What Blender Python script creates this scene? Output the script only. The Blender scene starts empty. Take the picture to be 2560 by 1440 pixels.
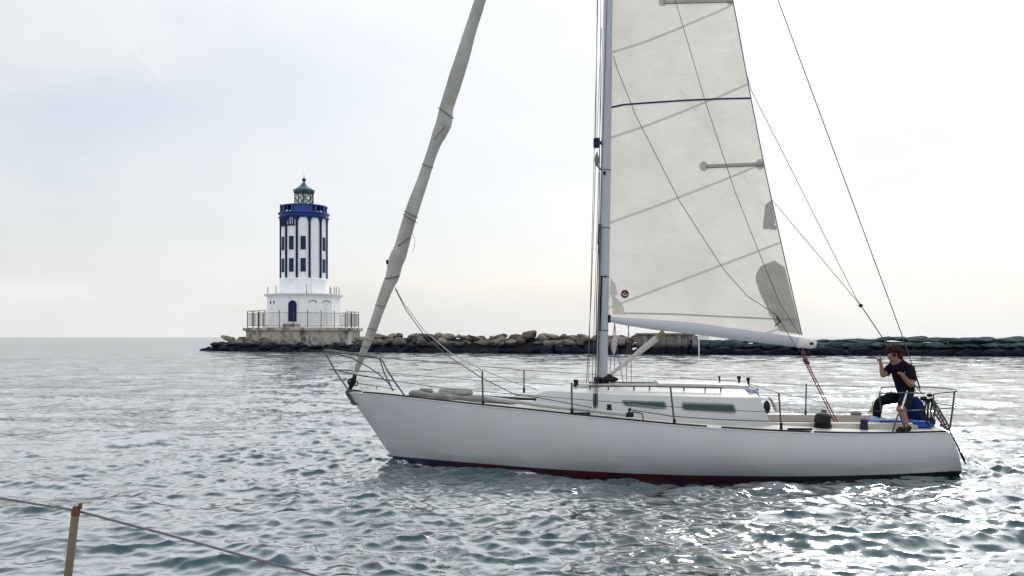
import bpy, bmesh, math, random
import numpy as np
from mathutils import Vector, Matrix, noise
R = math.radians
scene = bpy.context.scene
col = scene.collection

# ------------------------------------------------------------------ camera
H, F = 1.95, 2190.0            # eye height (m), focal length in photo pixels (2560 wide)
HORIZON, CX = 843.0, 1280.0
cam_d = bpy.data.cameras.new("camera")
cam = bpy.data.objects.new("camera", cam_d)
col.objects.link(cam)
cam.location = (0, 0, H)
cam.rotation_euler = (R(90), 0, 0)
cam_d.sensor_fit = 'HORIZONTAL'
cam_d.sensor_width = 36.0
cam_d.lens = 36.0 * F / 2560.0
cam_d.shift_y = (HORIZON - 720.0) / 2560.0
cam_d.clip_start, cam_d.clip_end = 0.1, 30000.0
scene.camera = cam

# ------------------------------------------------------------------ exposure
scene.view_settings.view_transform = 'Standard'
scene.view_settings.look = 'None'
scene.view_settings.exposure = 0.0
scene.view_settings.gamma = 1.0
scene.view_settings.use_curve_mapping = False

# ------------------------------------------------------------------ sun and sky
SUN_AZ, SUN_EL = R(24), R(40)
SUN = Vector((math.sin(SUN_AZ) * math.cos(SUN_EL), math.cos(SUN_AZ) * math.cos(SUN_EL), math.sin(SUN_EL)))
sun_d = bpy.data.lights.new("sun", 'SUN')
sun_d.energy = 1.3
sun_d.angle = R(10)
sun_d.color = (1.0, 0.95, 0.88)
sun = bpy.data.objects.new("sun", sun_d)
col.objects.link(sun)
sun.rotation_euler = SUN.to_track_quat('Z', 'Y').to_euler()

def pdir(px, py):
    return Vector(((px - CX) / F, 1.0, (HORIZON - py) / F)).normalized()

world = bpy.data.worlds.new("World")
scene.world = world
world.use_nodes = True
wt = world.node_tree
wt.nodes.clear()
def wn(kind, **kw):
    n = wt.nodes.new(kind)
    for k, v in kw.items():
        setattr(n, k, v)
    return n
def wl(a, b):
    wt.links.new(a, b)
def wmath(op, a, b=None, clamp=False):
    n = wn('ShaderNodeMath', operation=op, use_clamp=clamp)
    for i, v in enumerate((a, b)):
        if v is None:
            continue
        if isinstance(v, (int, float)):
            n.inputs[i].default_value = v
        else:
            wl(v, n.inputs[i])
    return n.outputs[0]
def wdot(vec, d):
    n = wn('ShaderNodeVectorMath', operation='DOT_PRODUCT')
    wl(vec, n.inputs[0]); n.inputs[1].default_value = d
    return n.outputs['Value']
def wrange(v, a, b, c=0.0, d=1.0):
    n = wn('ShaderNodeMapRange', clamp=True, interpolation_type='SMOOTHSTEP')
    wl(v, n.inputs[0])
    for i, q in enumerate((a, b, c, d)):
        n.inputs[i + 1].default_value = q
    return n.outputs[0]
wout = wn('ShaderNodeOutputWorld')
tc = wn('ShaderNodeTexCoord')
nrm = wn('ShaderNodeVectorMath', operation='NORMALIZE')
wl(tc.outputs['Generated'], nrm.inputs[0])
dvec = nrm.outputs[0]
sky = wn('ShaderNodeTexSky', sky_type='NISHITA', sun_disc=False)
sky.sun_elevation, sky.sun_rotation = SUN_EL, SUN_AZ
sky.air_density, sky.dust_density, sky.ozone_density = 1.0, 2.5, 1.0
bg_sky = wn('ShaderNodeBackground')
wl(sky.outputs[0], bg_sky.inputs['Color']); bg_sky.inputs['Strength'].default_value = 0.15
# high thin cloud: wide pale sheets, brighter round the sun
mp = wn('ShaderNodeMapping'); mp.inputs['Scale'].default_value = (1.0, 1.0, 2.6)
mp.inputs['Rotation'].default_value = (0.1, -0.22, 0.0)
wl(dvec, mp.inputs['Vector'])
nz = wn('ShaderNodeTexNoise'); nz.inputs['Scale'].default_value = 2.4
nz.inputs['Detail'].default_value = 7.0; nz.inputs['Roughness'].default_value = 0.52
nz.inputs['Distortion'].default_value = 0.35
wl(mp.outputs[0], nz.inputs['Vector'])
sep = wn('ShaderNodeSeparateXYZ'); wl(dvec, sep.inputs[0])
sd = wdot(dvec, SUN)
glow = wrange(sd, 0.55, 1.0)                       # 0 far from the sun, 1 at it
cover = wrange(nz.outputs['Fac'], 0.32, 0.62, 0.62, 0.97)
low = wrange(sep.outputs['Z'], 0.0, 0.22, 1.0, 0.0)    # haze low over the sea
cover = wmath('MAXIMUM', cover, wmath('MULTIPLY', low, 0.97))
cover = wmath('MAXIMUM', cover, wmath('MULTIPLY', wrange(sd, 0.70, 0.92), 0.98))
# contrail: a short thin streak
d1, d2 = pdir(318, 108), pdir(440, 228)
cn = d1.cross(d2).normalized(); cm = ((d1 + d2) * 0.5).normalized()
trail = wrange(wmath('ABSOLUTE', wdot(dvec, cn)), 0.0003, 0.0020, 1.0, 0.0)
half = math.acos(max(-1, min(1, d1.dot(cm))))
trail = wmath('MULTIPLY', trail, wrange(wdot(dvec, cm), math.cos(half * 1.05), math.cos(half * 0.35)))
cover = wmath('MAXIMUM', cover, wmath('MULTIPLY', trail, 0.93))
cloud_col = wn('ShaderNodeMix', data_type='RGBA')
cloud_col.inputs['A'].default_value = (0.90, 0.938, 0.965, 1)
cloud_col.inputs['B'].default_value = (0.952, 0.953, 0.949, 1)
wl(low, cloud_col.inputs['Factor'])
c_str = wmath('ADD', wmath('MULTIPLY', glow, 0.17), wrange(sd, -0.6, 0.75, 1.02, 0.89))
c_str = wmath('ADD', c_str, wrange(sep.outputs['Z'], 0.26, 0.75, 0.0, 0.55))
c_str = wmath('ADD', c_str, wmath('MULTIPLY', wrange(sd, 0.88, 1.0), 0.7))
c_str = wmath('MULTIPLY', c_str, wrange(nz.outputs['Fac'], 0.3, 0.7, 0.90, 1.05))
c_str = wmath('ADD', c_str, wmath('MULTIPLY', trail, 0.05))
bg_cl = wn('ShaderNodeBackground')
wl(cloud_col.outputs['Result'], bg_cl.inputs['Color']); wl(c_str, bg_cl.inputs['Strength'])
mixw = wn('ShaderNodeMixShader')
wl(cover, mixw.inputs[0]); wl(bg_sky.outputs[0], mixw.inputs[1]); wl(bg_cl.outputs[0], mixw.inputs[2])
wl(mixw.outputs[0], wout.inputs['Surface'])

# ------------------------------------------------------------------ helpers
def W(px, py, Y):
    """world point seen at photo pixel (px, py) at depth Y"""
    return Vector(((px - CX) / F * Y, Y, H + (HORIZON - py) / F * Y))

def tag(o, label=None, cat=None, group=None, kind=None):
    for k, v in (('label', label), ('category', cat), ('group', group), ('kind', kind)):
        if v: o[k] = v
    return o

def thing(name, label, cat, loc=(0, 0, 0), rotz=0.0, group=None):
    o = bpy.data.objects.new(name, None)
    o.empty_display_size = 0.2
    col.objects.link(o)
    o.location = loc; o.rotation_euler = (0, 0, rotz)
    return tag(o, label, cat, group)

class MB:
    """collects shapes, then links them as ONE mesh object"""
    def __init__(s): s.v, s.f = [], []
    def add(s, vs, fs):
        b = len(s.v)
        s.v += [tuple(p) for p in vs]; s.f += [tuple(i + b for i in f) for f in fs]
        return s
    def tube(s, pts, r, n=8, flat=1.0, side=None):
        pts = [Vector(p) for p in pts]
        rs = r if isinstance(r, (list, tuple)) else [r] * len(pts)
        T = []
        for i in range(len(pts)):
            a, b = pts[max(i - 1, 0)], pts[min(i + 1, len(pts) - 1)]
            T.append((b - a).normalized())
        ref = Vector(side) if side else (Vector((0, 0, 1)) if abs(T[0].z) < 0.9 else Vector((1, 0, 0)))
        u = (ref - T[0] * ref.dot(T[0])).normalized()
        vs = []
        for p, t, rr in zip(pts, T, rs):
            u = (u - t * u.dot(t)).normalized(); w = t.cross(u)
            for k in range(n):
                a = 2 * math.pi * k / n
                vs.append(p + u * (math.cos(a) * rr) + w * (math.sin(a) * rr * flat))
        fs = []
        for i in range(len(pts) - 1):
            for k in range(n):
                k2 = (k + 1) % n
                fs.append((i * n + k, i * n + k2, (i + 1) * n + k2, (i + 1) * n + k))
        fs.append(tuple(range(n))[::-1]); fs.append(tuple((len(pts) - 1) * n + k for k in range(n)))
        return s.add(vs, fs)
    def box(s, c, size, rz=0.0, top=1.0):
        x, y, z = (q * 0.5 for q in size); c = Vector(c); m = Matrix.Rotation(rz, 3, 'Z')
        vs = [c + m @ Vector((sx * x * (top if sz > 0 else 1), sy * y * (top if sz > 0 else 1), sz * z)) for sz in (-1, 1) for sx, sy in ((-1, -1), (1, -1), (1, 1), (-1, 1))]
        return s.add(vs, [(3, 2, 1, 0), (4, 5, 6, 7), (0, 1, 5, 4), (1, 2, 6, 5), (2, 3, 7, 6), (3, 0, 4, 7)])
    def lathe(s, prof, n=32, c=(0, 0), a0=0.0):
        vs = [(c[0] + r * math.sin(a0 + 2 * math.pi * k / n), c[1] - r * math.cos(a0 + 2 * math.pi * k / n), z) for r, z in prof for k in range(n)]
        fs = []
        for i in range(len(prof) - 1):
            for k in range(n):
                k2 = (k + 1) % n
                fs.append((i * n + k, i * n + k2, (i + 1) * n + k2, (i + 1) * n + k))
        fs.append(tuple(range(n))[::-1]); fs.append(tuple((len(prof) - 1) * n + k for k in range(n)))
        return s.add(vs, fs)
    def loft(s, secs, closed=False, cap0=False, cap1=False):
        n = len(secs[0]); vs = [p for q in secs for p in q]; fs = []
        for i in range(len(secs) - 1):
            for k in range(n if closed else n - 1):
                k2 = (k + 1) % n
                fs.append((i * n + k, i * n + k2, (i + 1) * n + k2, (i + 1) * n + k))
        if cap0: fs.append(tuple(range(n))[::-1])
        if cap1: fs.append(tuple((len(secs) - 1) * n + k for k in range(n)))
        return s.add(vs, fs)
    def ell(s, c, r, n=14, m=9, rough=0.0, seed=0):
        c = Vector(c); vs = []; fs = []
        for j in range(m + 1):
            th = math.pi * j / m
            for k in range(n):
                a = 2 * math.pi * k / n
                d = Vector((math.sin(th) * math.cos(a), math.sin(th) * math.sin(a), math.cos(th)))
                q = 1.0 + (rough * noise.noise(d * 2.2 + Vector((seed * 7.1, 0, 0))) if rough else 0)
                vs.append(c + Vector((d.x * r[0], d.y * r[1], d.z * r[2])) * q)
        for j in range(m):
            for k in range(n):
                k2 = (k + 1) % n
                fs.append((j * n + k, (j + 1) * n + k, (j + 1) * n + k2, j * n + k2))
        return s.add(vs, fs)
    def plate(s, pts, normal, th):
        pts = [Vector(p) for p in pts]; nv = Vector(normal) * th; n = len(pts)
        vs = pts + [p + nv for p in pts]
        fs = [tuple(range(n))[::-1], tuple(range(n, 2 * n))] + [(i, (i + 1) % n, n + (i + 1) % n, n + i) for i in range(n)]
        return s.add(vs, fs)
    def build(s, name, m, parent=None, off=None, smooth=40, bevel=0.0, label=None):
        me = bpy.data.meshes.new(name)
        vs = s.v if off is None else [(x - off[0], y - off[1], z - off[2]) for x, y, z in s.v]
        me.from_pydata(vs, [], s.f)
        bm = bmesh.new(); bm.from_mesh(me)
        bmesh.ops.remove_doubles(bm, verts=bm.verts, dist=1e-6)
        bmesh.ops.recalc_face_normals(bm, faces=bm.faces)
        if bevel:
            es = [e for e in bm.edges if e.is_manifold and e.calc_face_angle(0) > 0.6]
            bmesh.ops.bevel(bm, geom=es, offset=bevel, segments=2, affect='EDGES', clamp_overlap=True)
        bm.to_mesh(me); bm.free()
        if smooth:
            me.shade_smooth(); me.set_sharp_from_angle(angle=R(smooth))
        me.materials.append(m)
        o = bpy.data.objects.new(name, me); col.objects.link(o)
        if parent is not None: o.parent = parent
        if label: o['label'] = label
        return o

MATS = {}
def mat(name, c, rough=0.5, metal=0.0, var=0.12, scale=6.0, bump=0.0, bscale=40.0, c2=None, spec=0.5, stretch=(1, 1, 1)):
    if name in MATS: return MATS[name]
    m = bpy.data.materials.new(name); m.use_nodes = True
    nt = m.node_tree; b = nt.nodes['Principled BSDF']
    b.inputs['Roughness'].default_value = rough; b.inputs['Metallic'].default_value = metal
    b.inputs['Specular IOR Level'].default_value = spec
    t = nt.nodes.new('ShaderNodeTexCoord'); mpn = nt.nodes.new('ShaderNodeMapping')
    mpn.inputs['Scale'].default_value = stretch
    nt.links.new(t.outputs['Object'], mpn.inputs['Vector'])
    n = nt.nodes.new('ShaderNodeTexNoise'); n.inputs['Scale'].default_value = scale
    n.inputs['Detail'].default_value = 6.0; n.inputs['Roughness'].default_value = 0.6
    nt.links.new(mpn.outputs[0], n.inputs['Vector'])
    ramp = nt.nodes.new('ShaderNodeValToRGB')
    e = ramp.color_ramp.elements
    lo = c2 if c2 else tuple(q * (1 - var) for q in c)
    hi = c if c2 else tuple(min(1, q * (1 + var)) for q in c)
    e[0].position, e[1].position = 0.34, 0.66
    e[0].color, e[1].color = (*lo, 1), (*hi, 1)
    nt.links.new(n.outputs['Fac'], ramp.inputs['Fac'])
    nt.links.new(ramp.outputs['Color'], b.inputs['Base Color'])
    if bump:
        n2 = nt.nodes.new('ShaderNodeTexNoise'); n2.inputs['Scale'].default_value = bscale; n2.inputs['Detail'].default_value = 5
        nt.links.new(mpn.outputs[0], n2.inputs['Vector'])
        bp = nt.nodes.new('ShaderNodeBump'); bp.inputs['Strength'].default_value = bump; bp.inputs['Distance'].default_value = 0.02
        nt.links.new(n2.outputs['Fac'], bp.inputs['Height']); nt.links.new(bp.outputs[0], b.inputs['Normal'])
    MATS[name] = m
    return m
def nodes_of(m): return m.node_tree.nodes, m.node_tree.links, m.node_tree.nodes['Principled BSDF']
def nnew(m, kind, **kw):
    n = m.node_tree.nodes.new(kind)
    for k, v in kw.items(): setattr(n, k, v)
    return n
def interp(x, tab):
    xs = [t[0] for t in tab]
    i = max(0, min(len(xs) - 2, sum(1 for q in xs if q <= x) - 1))
    p = [tab[max(i - 1, 0)], tab[i], tab[i + 1], tab[min(i + 2, len(tab) - 1)]]
    h = p[2][0] - p[1][0]; t = (x - p[1][0]) / h
    if t <= 0: return p[1][1]
    if t >= 1: return p[2][1]
    m1 = (p[2][1] - p[0][1]) / (p[2][0] - p[0][0]) * h; m2 = (p[3][1] - p[1][1]) / (p[3][0] - p[1][0]) * h
    return (2*t**3-3*t**2+1)*p[1][1] + (t**3-2*t**2+t)*m1 + (-2*t**3+3*t**2)*p[2][1] + (t**3-t**2)*m2
def smooth_line(pts, k=6):
    pts = [Vector(p) for p in pts]; out = []
    for i in range(len(pts) - 1):
        a, b, c, d = pts[max(i-1, 0)], pts[i], pts[i+1], pts[min(i+2, len(pts)-1)]
        for j in range(k):
            t = j / k
            out.append(0.5 * ((2*b) + (c-a)*t + (2*a-5*b+4*c-d)*t*t + (3*b-a-3*c+d)*t**3))
    out.append(pts[-1]); return out

# ------------------------------------------------------------------ boat frame: x aft, y away from the camera (starboard), z up
X0, Y0, YAW = -1.844, 13.69, R(3.7)
bc, bs = math.cos(YAW), math.sin(YAW)
def BW(p):
    return Vector((X0 + p[0] * bc + p[1] * bs, Y0 - p[0] * bs + p[1] * bc, p[2]))
def BL(w):
    dx, dy = w[0] - X0, w[1] - Y0
    return (dx * bc - dy * bs, dx * bs + dy * bc)
def B(px, py, y):
    k = (px - CX) / F
    u = (k * (Y0 + y * bc) - X0 - y * bs) / (bc + k * bs)
    Y = Y0 - u * bs + y * bc
    return Vector((u, y, H + (HORIZON - py) / F * Y))

# ------------------------------------------------------------------ water
def build_water():
    th_d = np.arange(-35.0, 35.001, 0.055)
    th = np.radians(np.concatenate([np.arange(-180, -35, 5.0), th_d, np.arange(40, 180, 5.0)]))
    ys = np.concatenate([np.linspace(1500, 1000, 520), np.linspace(999, 900, 130), np.linspace(899, 844.2, 110)])
    r = np.concatenate([[0.6, 1.5, 2.5, 3.5, 4.5, 5.4], H * F / (ys - HORIZON), [6000, 12000, 20000]])
    r = np.unique(r)
    dr = np.gradient(r); nr, nt = len(r), len(th)
    dth = np.full(nt, R(0.055)); dth[np.abs(th) > R(35.01)] = R(5)
    Rr, Th = np.meshgrid(r, th, indexing='ij')
    X = Rr * np.sin(Th); Y = Rr * np.cos(Th)
    dsr = np.broadcast_to(dr[:, None], X.shape); dst = Rr * dth[None, :]
    rng = np.random.RandomState(7)
    Z = np.zeros_like(X); DX = np.zeros_like(X); DY = np.zeros_like(X)
    n = 150
    lam = np.exp(np.linspace(np.log(0.12), np.log(4.0), n)) * np.exp(rng.normal(0, .03, n))
    ang = R(78) + rng.normal(0, 0.62, n)
    ph = rng.uniform(0, 2 * np.pi, n)
    # slow patches of stronger and weaker ripple
    patch = 0.5 + 0.5 * np.sin(X * 0.42 + 1.3 * np.sin(Y * 0.21 + 0.4)) * np.sin(Y * 0.37 + 1.1 * np.sin(X * 0.17))
    for i in range(n):
        k = 2 * np.pi / lam[i]; kx, ky = k * math.cos(ang[i]), k * math.sin(ang[i])
        slope = float(np.interp(lam[i], [0.12, 0.18, 0.32, 0.55, 0.9, 1.5, 2.5, 4.0], [0.034, 0.048, 0.044, 0.026, 0.019, 0.015, 0.012, 0.007]))
        a = slope / k
        ds = np.abs(np.sin(Th) * math.cos(ang[i]) + np.cos(Th) * math.sin(ang[i])) * dsr + np.abs(np.cos(Th) * math.cos(ang[i]) - np.sin(Th) * math.sin(ang[i])) * dst
        att = np.clip((lam[i] / ds - 1.5) / 1.6, 0, 1)
        if lam[i] < 1.2: att = att * (0.6 + 0.6 * patch)
        p = kx * X + ky * Y + ph[i]
        Z += a * att * np.cos(p); q = a * att * np.sin(p) * 0.9
        DX -= q * math.cos(ang[i]); DY -= q * math.sin(ang[i])
    # the sailboat's own wave: crest at the stem, trough along the side, spreading wake towards the camera
    U = (X - X0) * bc - (Y - Y0) * bs; V = (X - X0) * bs + (Y - Y0) * bc
    side = np.abs(V)
    Z += 0.012 * np.exp(-((U - 0.25) / 0.35) ** 2 - (side / 0.35) ** 2)
    Z -= 0.07 * np.exp(-((U - 4.3) / 2.3) ** 2 - (np.clip(side - 1.0, 0, 9) / 0.9) ** 2)
    for (k0, a0, sgn) in ((1.55, .022, 1), (2.7, .016, 1), (2.1, .014, -1), (4.1, .012, 1)):
        s = U * 0.36 + sgn * side * 0.93 if sgn > 0 else U * 0.75 - side * 0.66
        env = np.clip((U - 1.0) / 1.5, 0, 1) * np.exp(-((side - 0.42 * (U - 0.2) - 1.0) / 1.9) ** 2) * np.exp(-np.clip(U - 9, 0, 99) / 6)
        Z += a0 * env * np.cos(2 * np.pi * k0 * s / 2.0 + 0.8 * np.sin(U * 1.7))
    env = np.clip((U - 7.9) / .6, 0, 1) * np.exp(-np.clip(U - 8.6, 0, 99) / 2.5) * np.exp(-(V / (0.9 + .12 * np.clip(U - 8, 0, 9))) ** 2)
    Z += 1.6 * env * (.022 * np.cos(11.5 * U + 2.2 * np.sin(2.1 * V)) + .016 * np.cos(17 * U - 6 * V + 1.5 * np.sin(3 * V)) + .012 * np.cos(24 * U + 9 * V))
    X = X + DX; Y = Y + DY
    co = np.stack([X, Y, Z], -1).reshape(-1, 3).astype(np.float32)
    i = np.arange(nr - 1)[:, None] * nt + np.arange(nt)[None, :]
    j = np.arange(nr - 1)[:, None] * nt + (np.arange(nt)[None, :] + 1) % nt
    quads = np.stack([i, i + nt, j + nt, j], -1).reshape(-1, 4).astype(np.int32)
    me = bpy.data.meshes.new("water")
    me.vertices.add(len(co)); me.vertices.foreach_set("co", co.ravel())
    nf = len(quads)
    me.loops.add(nf * 4); me.loops.foreach_set("vertex_index", quads[:, ::-1].ravel())
    me.polygons.add(nf); me.polygons.foreach_set("loop_start", np.arange(0, nf * 4, 4, dtype=np.int32))
    me.polygons.foreach_set("loop_total", np.full(nf, 4, dtype=np.int32))
    me.update(calc_edges=True); me.shade_smooth()
    o = bpy.data.objects.new("water", me); col.objects.link(o)
    tag(o, kind='structure')
    m = bpy.data.materials.new("sea_water"); m.use_nodes = True
    nodes, links, b = nodes_of(m)
    b.inputs['Roughness'].default_value = 0.09
    b.inputs['IOR'].default_value = 1.33
    b.inputs['Specular IOR Level'].default_value = 0.0
    gl = nnew(m, 'ShaderNodeBsdfGlossy'); gl.inputs['Roughness'].default_value = 0.10
    fz = nnew(m, 'ShaderNodeFresnel'); fz.inputs['IOR'].default_value = 1.33
    fzr = nnew(m, 'ShaderNodeMapRange', clamp=True); links.new(fz.outputs[0], fzr.inputs[0])
    for i_, v_ in enumerate((0.024, 0.205, 0.03, 0.89)): fzr.inputs[i_ + 1].default_value = v_
    mxs = nnew(m, 'ShaderNodeMixShader'); links.new(b.outputs[0], mxs.inputs[1]); links.new(gl.outputs[0], mxs.inputs[2])
    links.new(mxs.outputs[0], nodes['Material Output'].inputs['Surface'])
    g = nnew(m, 'ShaderNodeNewGeometry'); mpn = nnew(m, 'ShaderNodeMapping')
    mpn.inputs['Scale'].default_value = (0.55, 1.0, 1.0); mpn.inputs['Rotation'].default_value = (0, 0, R(10))
    links.new(g.outputs['Position'], mpn.inputs['Vector'])
    acc = None
    for sc, amt, det in ((0.8, 0.85, 4.0), (3.0, 0.46, 3.0), (9.0, 0.40, 3.0), (22.0, 0.24, 2.0)):
        nz = nnew(m, 'ShaderNodeTexNoise'); nz.inputs['Scale'].default_value = sc; nz.inputs['Detail'].default_value = det
        links.new(mpn.outputs[0], nz.inputs['Vector'])
        s1 = nnew(m, 'ShaderNodeVectorMath', operation='SUBTRACT'); links.new(nz.outputs['Color'], s1.inputs[0]); s1.inputs[1].default_value = (0.5, 0.5, 0.5)
        s2 = nnew(m, 'ShaderNodeVectorMath', operation='MULTIPLY'); links.new(s1.outputs[0], s2.inputs[0]); s2.inputs[1].default_value = (amt, amt, 0.0)
        if acc is None: acc = s2.outputs[0]
        else:
            s3 = nnew(m, 'ShaderNodeVectorMath', operation='ADD'); links.new(acc, s3.inputs[0]); links.new(s2.outputs[0], s3.inputs[1]); acc = s3.outputs[0]
    s3 = nnew(m, 'ShaderNodeVectorMath', operation='ADD'); links.new(acc, s3.inputs[0]); links.new(g.outputs['Normal'], s3.inputs[1])
    s4 = nnew(m, 'ShaderNodeVectorMath', operation='NORMALIZE'); links.new(s3.outputs[0], s4.inputs[0])
    links.new(s4.outputs[0], b.inputs['Normal']); links.new(s4.outputs[0], gl.inputs['Normal']); links.new(s4.outputs[0], fz.inputs['Normal'])
    # broken foam where the hull meets the water (world position along the boat's side)
    nzc = nnew(m, 'ShaderNodeTexNoise'); nzc.inputs['Scale'].default_value = 0.25; nzc.inputs['Detail'].default_value = 3
    links.new(g.outputs['Position'], nzc.inputs['Vector'])
    rc = nnew(m, 'ShaderNodeValToRGB'); rc.color_ramp.elements[0].color = (0.017, 0.047, 0.059, 1); rc.color_ramp.elements[1].color = (0.025, 0.066, 0.080, 1)
    links.new(nzc.outputs['Fac'], rc.inputs['Fac'])
    foam = None
    nzf = nnew(m, 'ShaderNodeTexNoise'); nzf.inputs['Scale'].default_value = 9.0; nzf.inputs['Detail'].default_value = 6; nzf.inputs['Roughness'].default_value = 0.7
    links.new(g.outputs['Position'], nzf.inputs['Vector'])
    for (u, v, ru, rv) in ((0.36, -0.24, 0.60, 0.20), (2.2, -1.12, 0.55, 0.12), (8.6, -0.2, 0.8, 0.9), (4.6, -1.5, 0.7, 0.10), (6.2, -1.45, 0.6, 0.12)):
        w = BW((u, v, 0)); sv = nnew(m, 'ShaderNodeVectorMath', operation='SUBTRACT'); links.new(g.outputs['Position'], sv.inputs[0]); sv.inputs[1].default_value = (w.x, w.y, 0)
        mv = nnew(m, 'ShaderNodeVectorMath', operation='MULTIPLY'); links.new(sv.outputs[0], mv.inputs[0]); mv.inputs[1].default_value = (1 / ru, 1 / rv, 0)
        ln = nnew(m, 'ShaderNodeVectorMath', operation='LENGTH'); links.new(mv.outputs[0], ln.inputs[0])
        mr = nnew(m, 'ShaderNodeMapRange', clamp=True); links.new(ln.outputs['Value'], mr.inputs[0]); mr.inputs[1].default_value = 0.2; mr.inputs[2].default_value = 1.0; mr.inputs[3].default_value = 1.0; mr.inputs[4].default_value = 0.0
        if foam is None: foam = mr.outputs[0]
        else:
            mx = nnew(m, 'ShaderNodeMath', operation='MAXIMUM'); links.new(foam, mx.inputs[0]); links.new(mr.outputs[0], mx.inputs[1]); foam = mx.outputs[0]
    ad = nnew(m, 'ShaderNodeMath', operation='MULTIPLY_ADD'); links.new(foam, ad.inputs[0]); ad.inputs[1].default_value = 0.30; links.new(nzf.outputs['Fac'], ad.inputs[2])
    fr = nnew(m, 'ShaderNodeMapRange', clamp=True); links.new(ad.outputs[0], fr.inputs[0]); fr.inputs[1].default_value = 0.72; fr.inputs[2].default_value = 0.82
    fm = nnew(m, 'ShaderNodeMath', operation='MULTIPLY'); links.new(fr.outputs[0], fm.inputs[0]); fm.inputs[1].default_value = 0.85
    mixc = nnew(m, 'ShaderNodeMix', data_type='RGBA'); links.new(fm.outputs[0], mixc.inputs['Factor']); links.new(rc.outputs['Color'], mixc.inputs['A']); mixc.inputs['B'].default_value = (0.75, 0.80, 0.82, 1)
    links.new(mixc.outputs['Result'], b.inputs['Base Color'])
    ra = nnew(m, 'ShaderNodeMapRange', clamp=True); links.new(fm.outputs[0], ra.inputs[0]); ra.inputs[3].default_value = 0.07; ra.inputs[4].default_value = 0.6
    links.new(ra.outputs[0], b.inputs['Roughness'])
    nf_ = nnew(m, 'ShaderNodeMath', operation='SUBTRACT'); nf_.inputs[0].default_value = 1.0; links.new(fm.outputs[0], nf_.inputs[1])
    ff_ = nnew(m, 'ShaderNodeMath', operation='MULTIPLY'); links.new(fzr.outputs[0], ff_.inputs[0]); links.new(nf_.outputs[0], ff_.inputs[1]); links.new(ff_.outputs[0], mxs.inputs[0])
    me.materials.append(m)
build_water()

# ------------------------------------------------------------------ lighthouse
LY = 122.0; LS = LY / F
def lz(py): return H + (HORIZON - py) * LS
def weathered(name, c, c2, streak, rough=0.75, st=(1.6, 1.6, 0.22)):
    """painted masonry with vertical run-off stains of their own shape"""
    m = mat(name, c, rough, var=0.05, scale=1.2, bump=0.15, bscale=6)
    nodes, links, b = nodes_of(m)
    src = b.inputs['Base Color'].links[0].from_socket
    g = nnew(m, 'ShaderNodeTexCoord'); mp_ = nnew(m, 'ShaderNodeMapping'); mp_.inputs['Scale'].default_value = st
    links.new(g.outputs['Object'], mp_.inputs['Vector'])
    n = nnew(m, 'ShaderNodeTexNoise'); n.inputs['Scale'].default_value = 1.1; n.inputs['Detail'].default_value = 7; n.inputs['Roughness'].default_value = 0.65
    links.new(mp_.outputs[0], n.inputs['Vector'])
    mr = nnew(m, 'ShaderNodeMapRange', clamp=True); links.new(n.outputs['Fac'], mr.inputs[0])
    mr.inputs[1].default_value = streak; mr.inputs[2].default_value = streak + 0.16; mr.inputs[4].default_value = 0.85
    mx = nnew(m, 'ShaderNodeMix', data_type='RGBA'); links.new(mr.outputs[0], mx.inputs['Factor']); links.new(src, mx.inputs['A']); mx.inputs['B'].default_value = (*c2, 1)
    links.new(mx.outputs['Result'], b.inputs['Base Color'])
    return m
m_white = weathered('white_masonry', (0.84, 0.84, 0.86), (0.58, 0.53, 0.47), 0.56)
m_conc = weathered('stained_concrete', (0.46, 0.42, 0.35), (0.06, 0.055, 0.05), 0.47, 0.9, (0.8, 0.8, 0.5))
m_navy = mat('navy_paint', (0.008, 0.013, 0.075), 0.6, var=0.25, scale=2, spec=.2)
m_blue = mat('blue_paint', (0.009, 0.036, 0.25), 0.5, var=0.3, scale=1.5, c2=(0.008, 0.045, 0.15))
m_teal = mat('teal_copper', (0.022, 0.075, 0.105), 0.45, var=0.3, scale=2)
m_iron = mat('dark_iron', (0.02, 0.02, 0.024), 0.5, var=0.2)
m_wglass = mat('dark_window_glass', (0.016, 0.034, 0.058), 0.5, var=0.4, scale=0.8, spec=.15)
m_lens = mat('lens_glass', (0.55, 0.62, 0.60), 0.1, var=0.1)
nodes, links, b_ = nodes_of(m_lens); b_.inputs['Transmission Weight'].default_value = 0.92; b_.inputs['IOR'].default_value = 1.03

LK = 1.09      # the tower stands a little behind the rocks' front
lc = W(760, HORIZON, LY * LK); lc.z = H - H * LK
LH = thing('lighthouse', 'white round lighthouse with navy pilasters and blue gallery on a railed stained concrete platform', 'lighthouse', lc)
LH.scale = (LK, LK, LK); LH.rotation_euler = (0, 0, math.atan2(520, F))
A0 = R(3.6)
def octo(r, z, k=8, a0=A0): return [(r * math.sin(a0 + 2 * math.pi * i / k), -r * math.cos(a0 + 2 * math.pi * i / k), z) for i in range(k)]
def octo_prism(prof, k=8, a0=A0):
    return MB().loft([octo(r, z, k, a0) for r, z in prof], closed=True, cap0=True, cap1=True)
PZ = lz(820)
plat = octo_prism([(7.6, -1.5), (7.75, PZ - 0.75), (7.8, PZ - 0.45), (8.15, PZ - 0.40), (8.2, PZ - 0.04), (8.05, PZ)]).build('platform', m_conc, LH, bevel=0.03)
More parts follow.
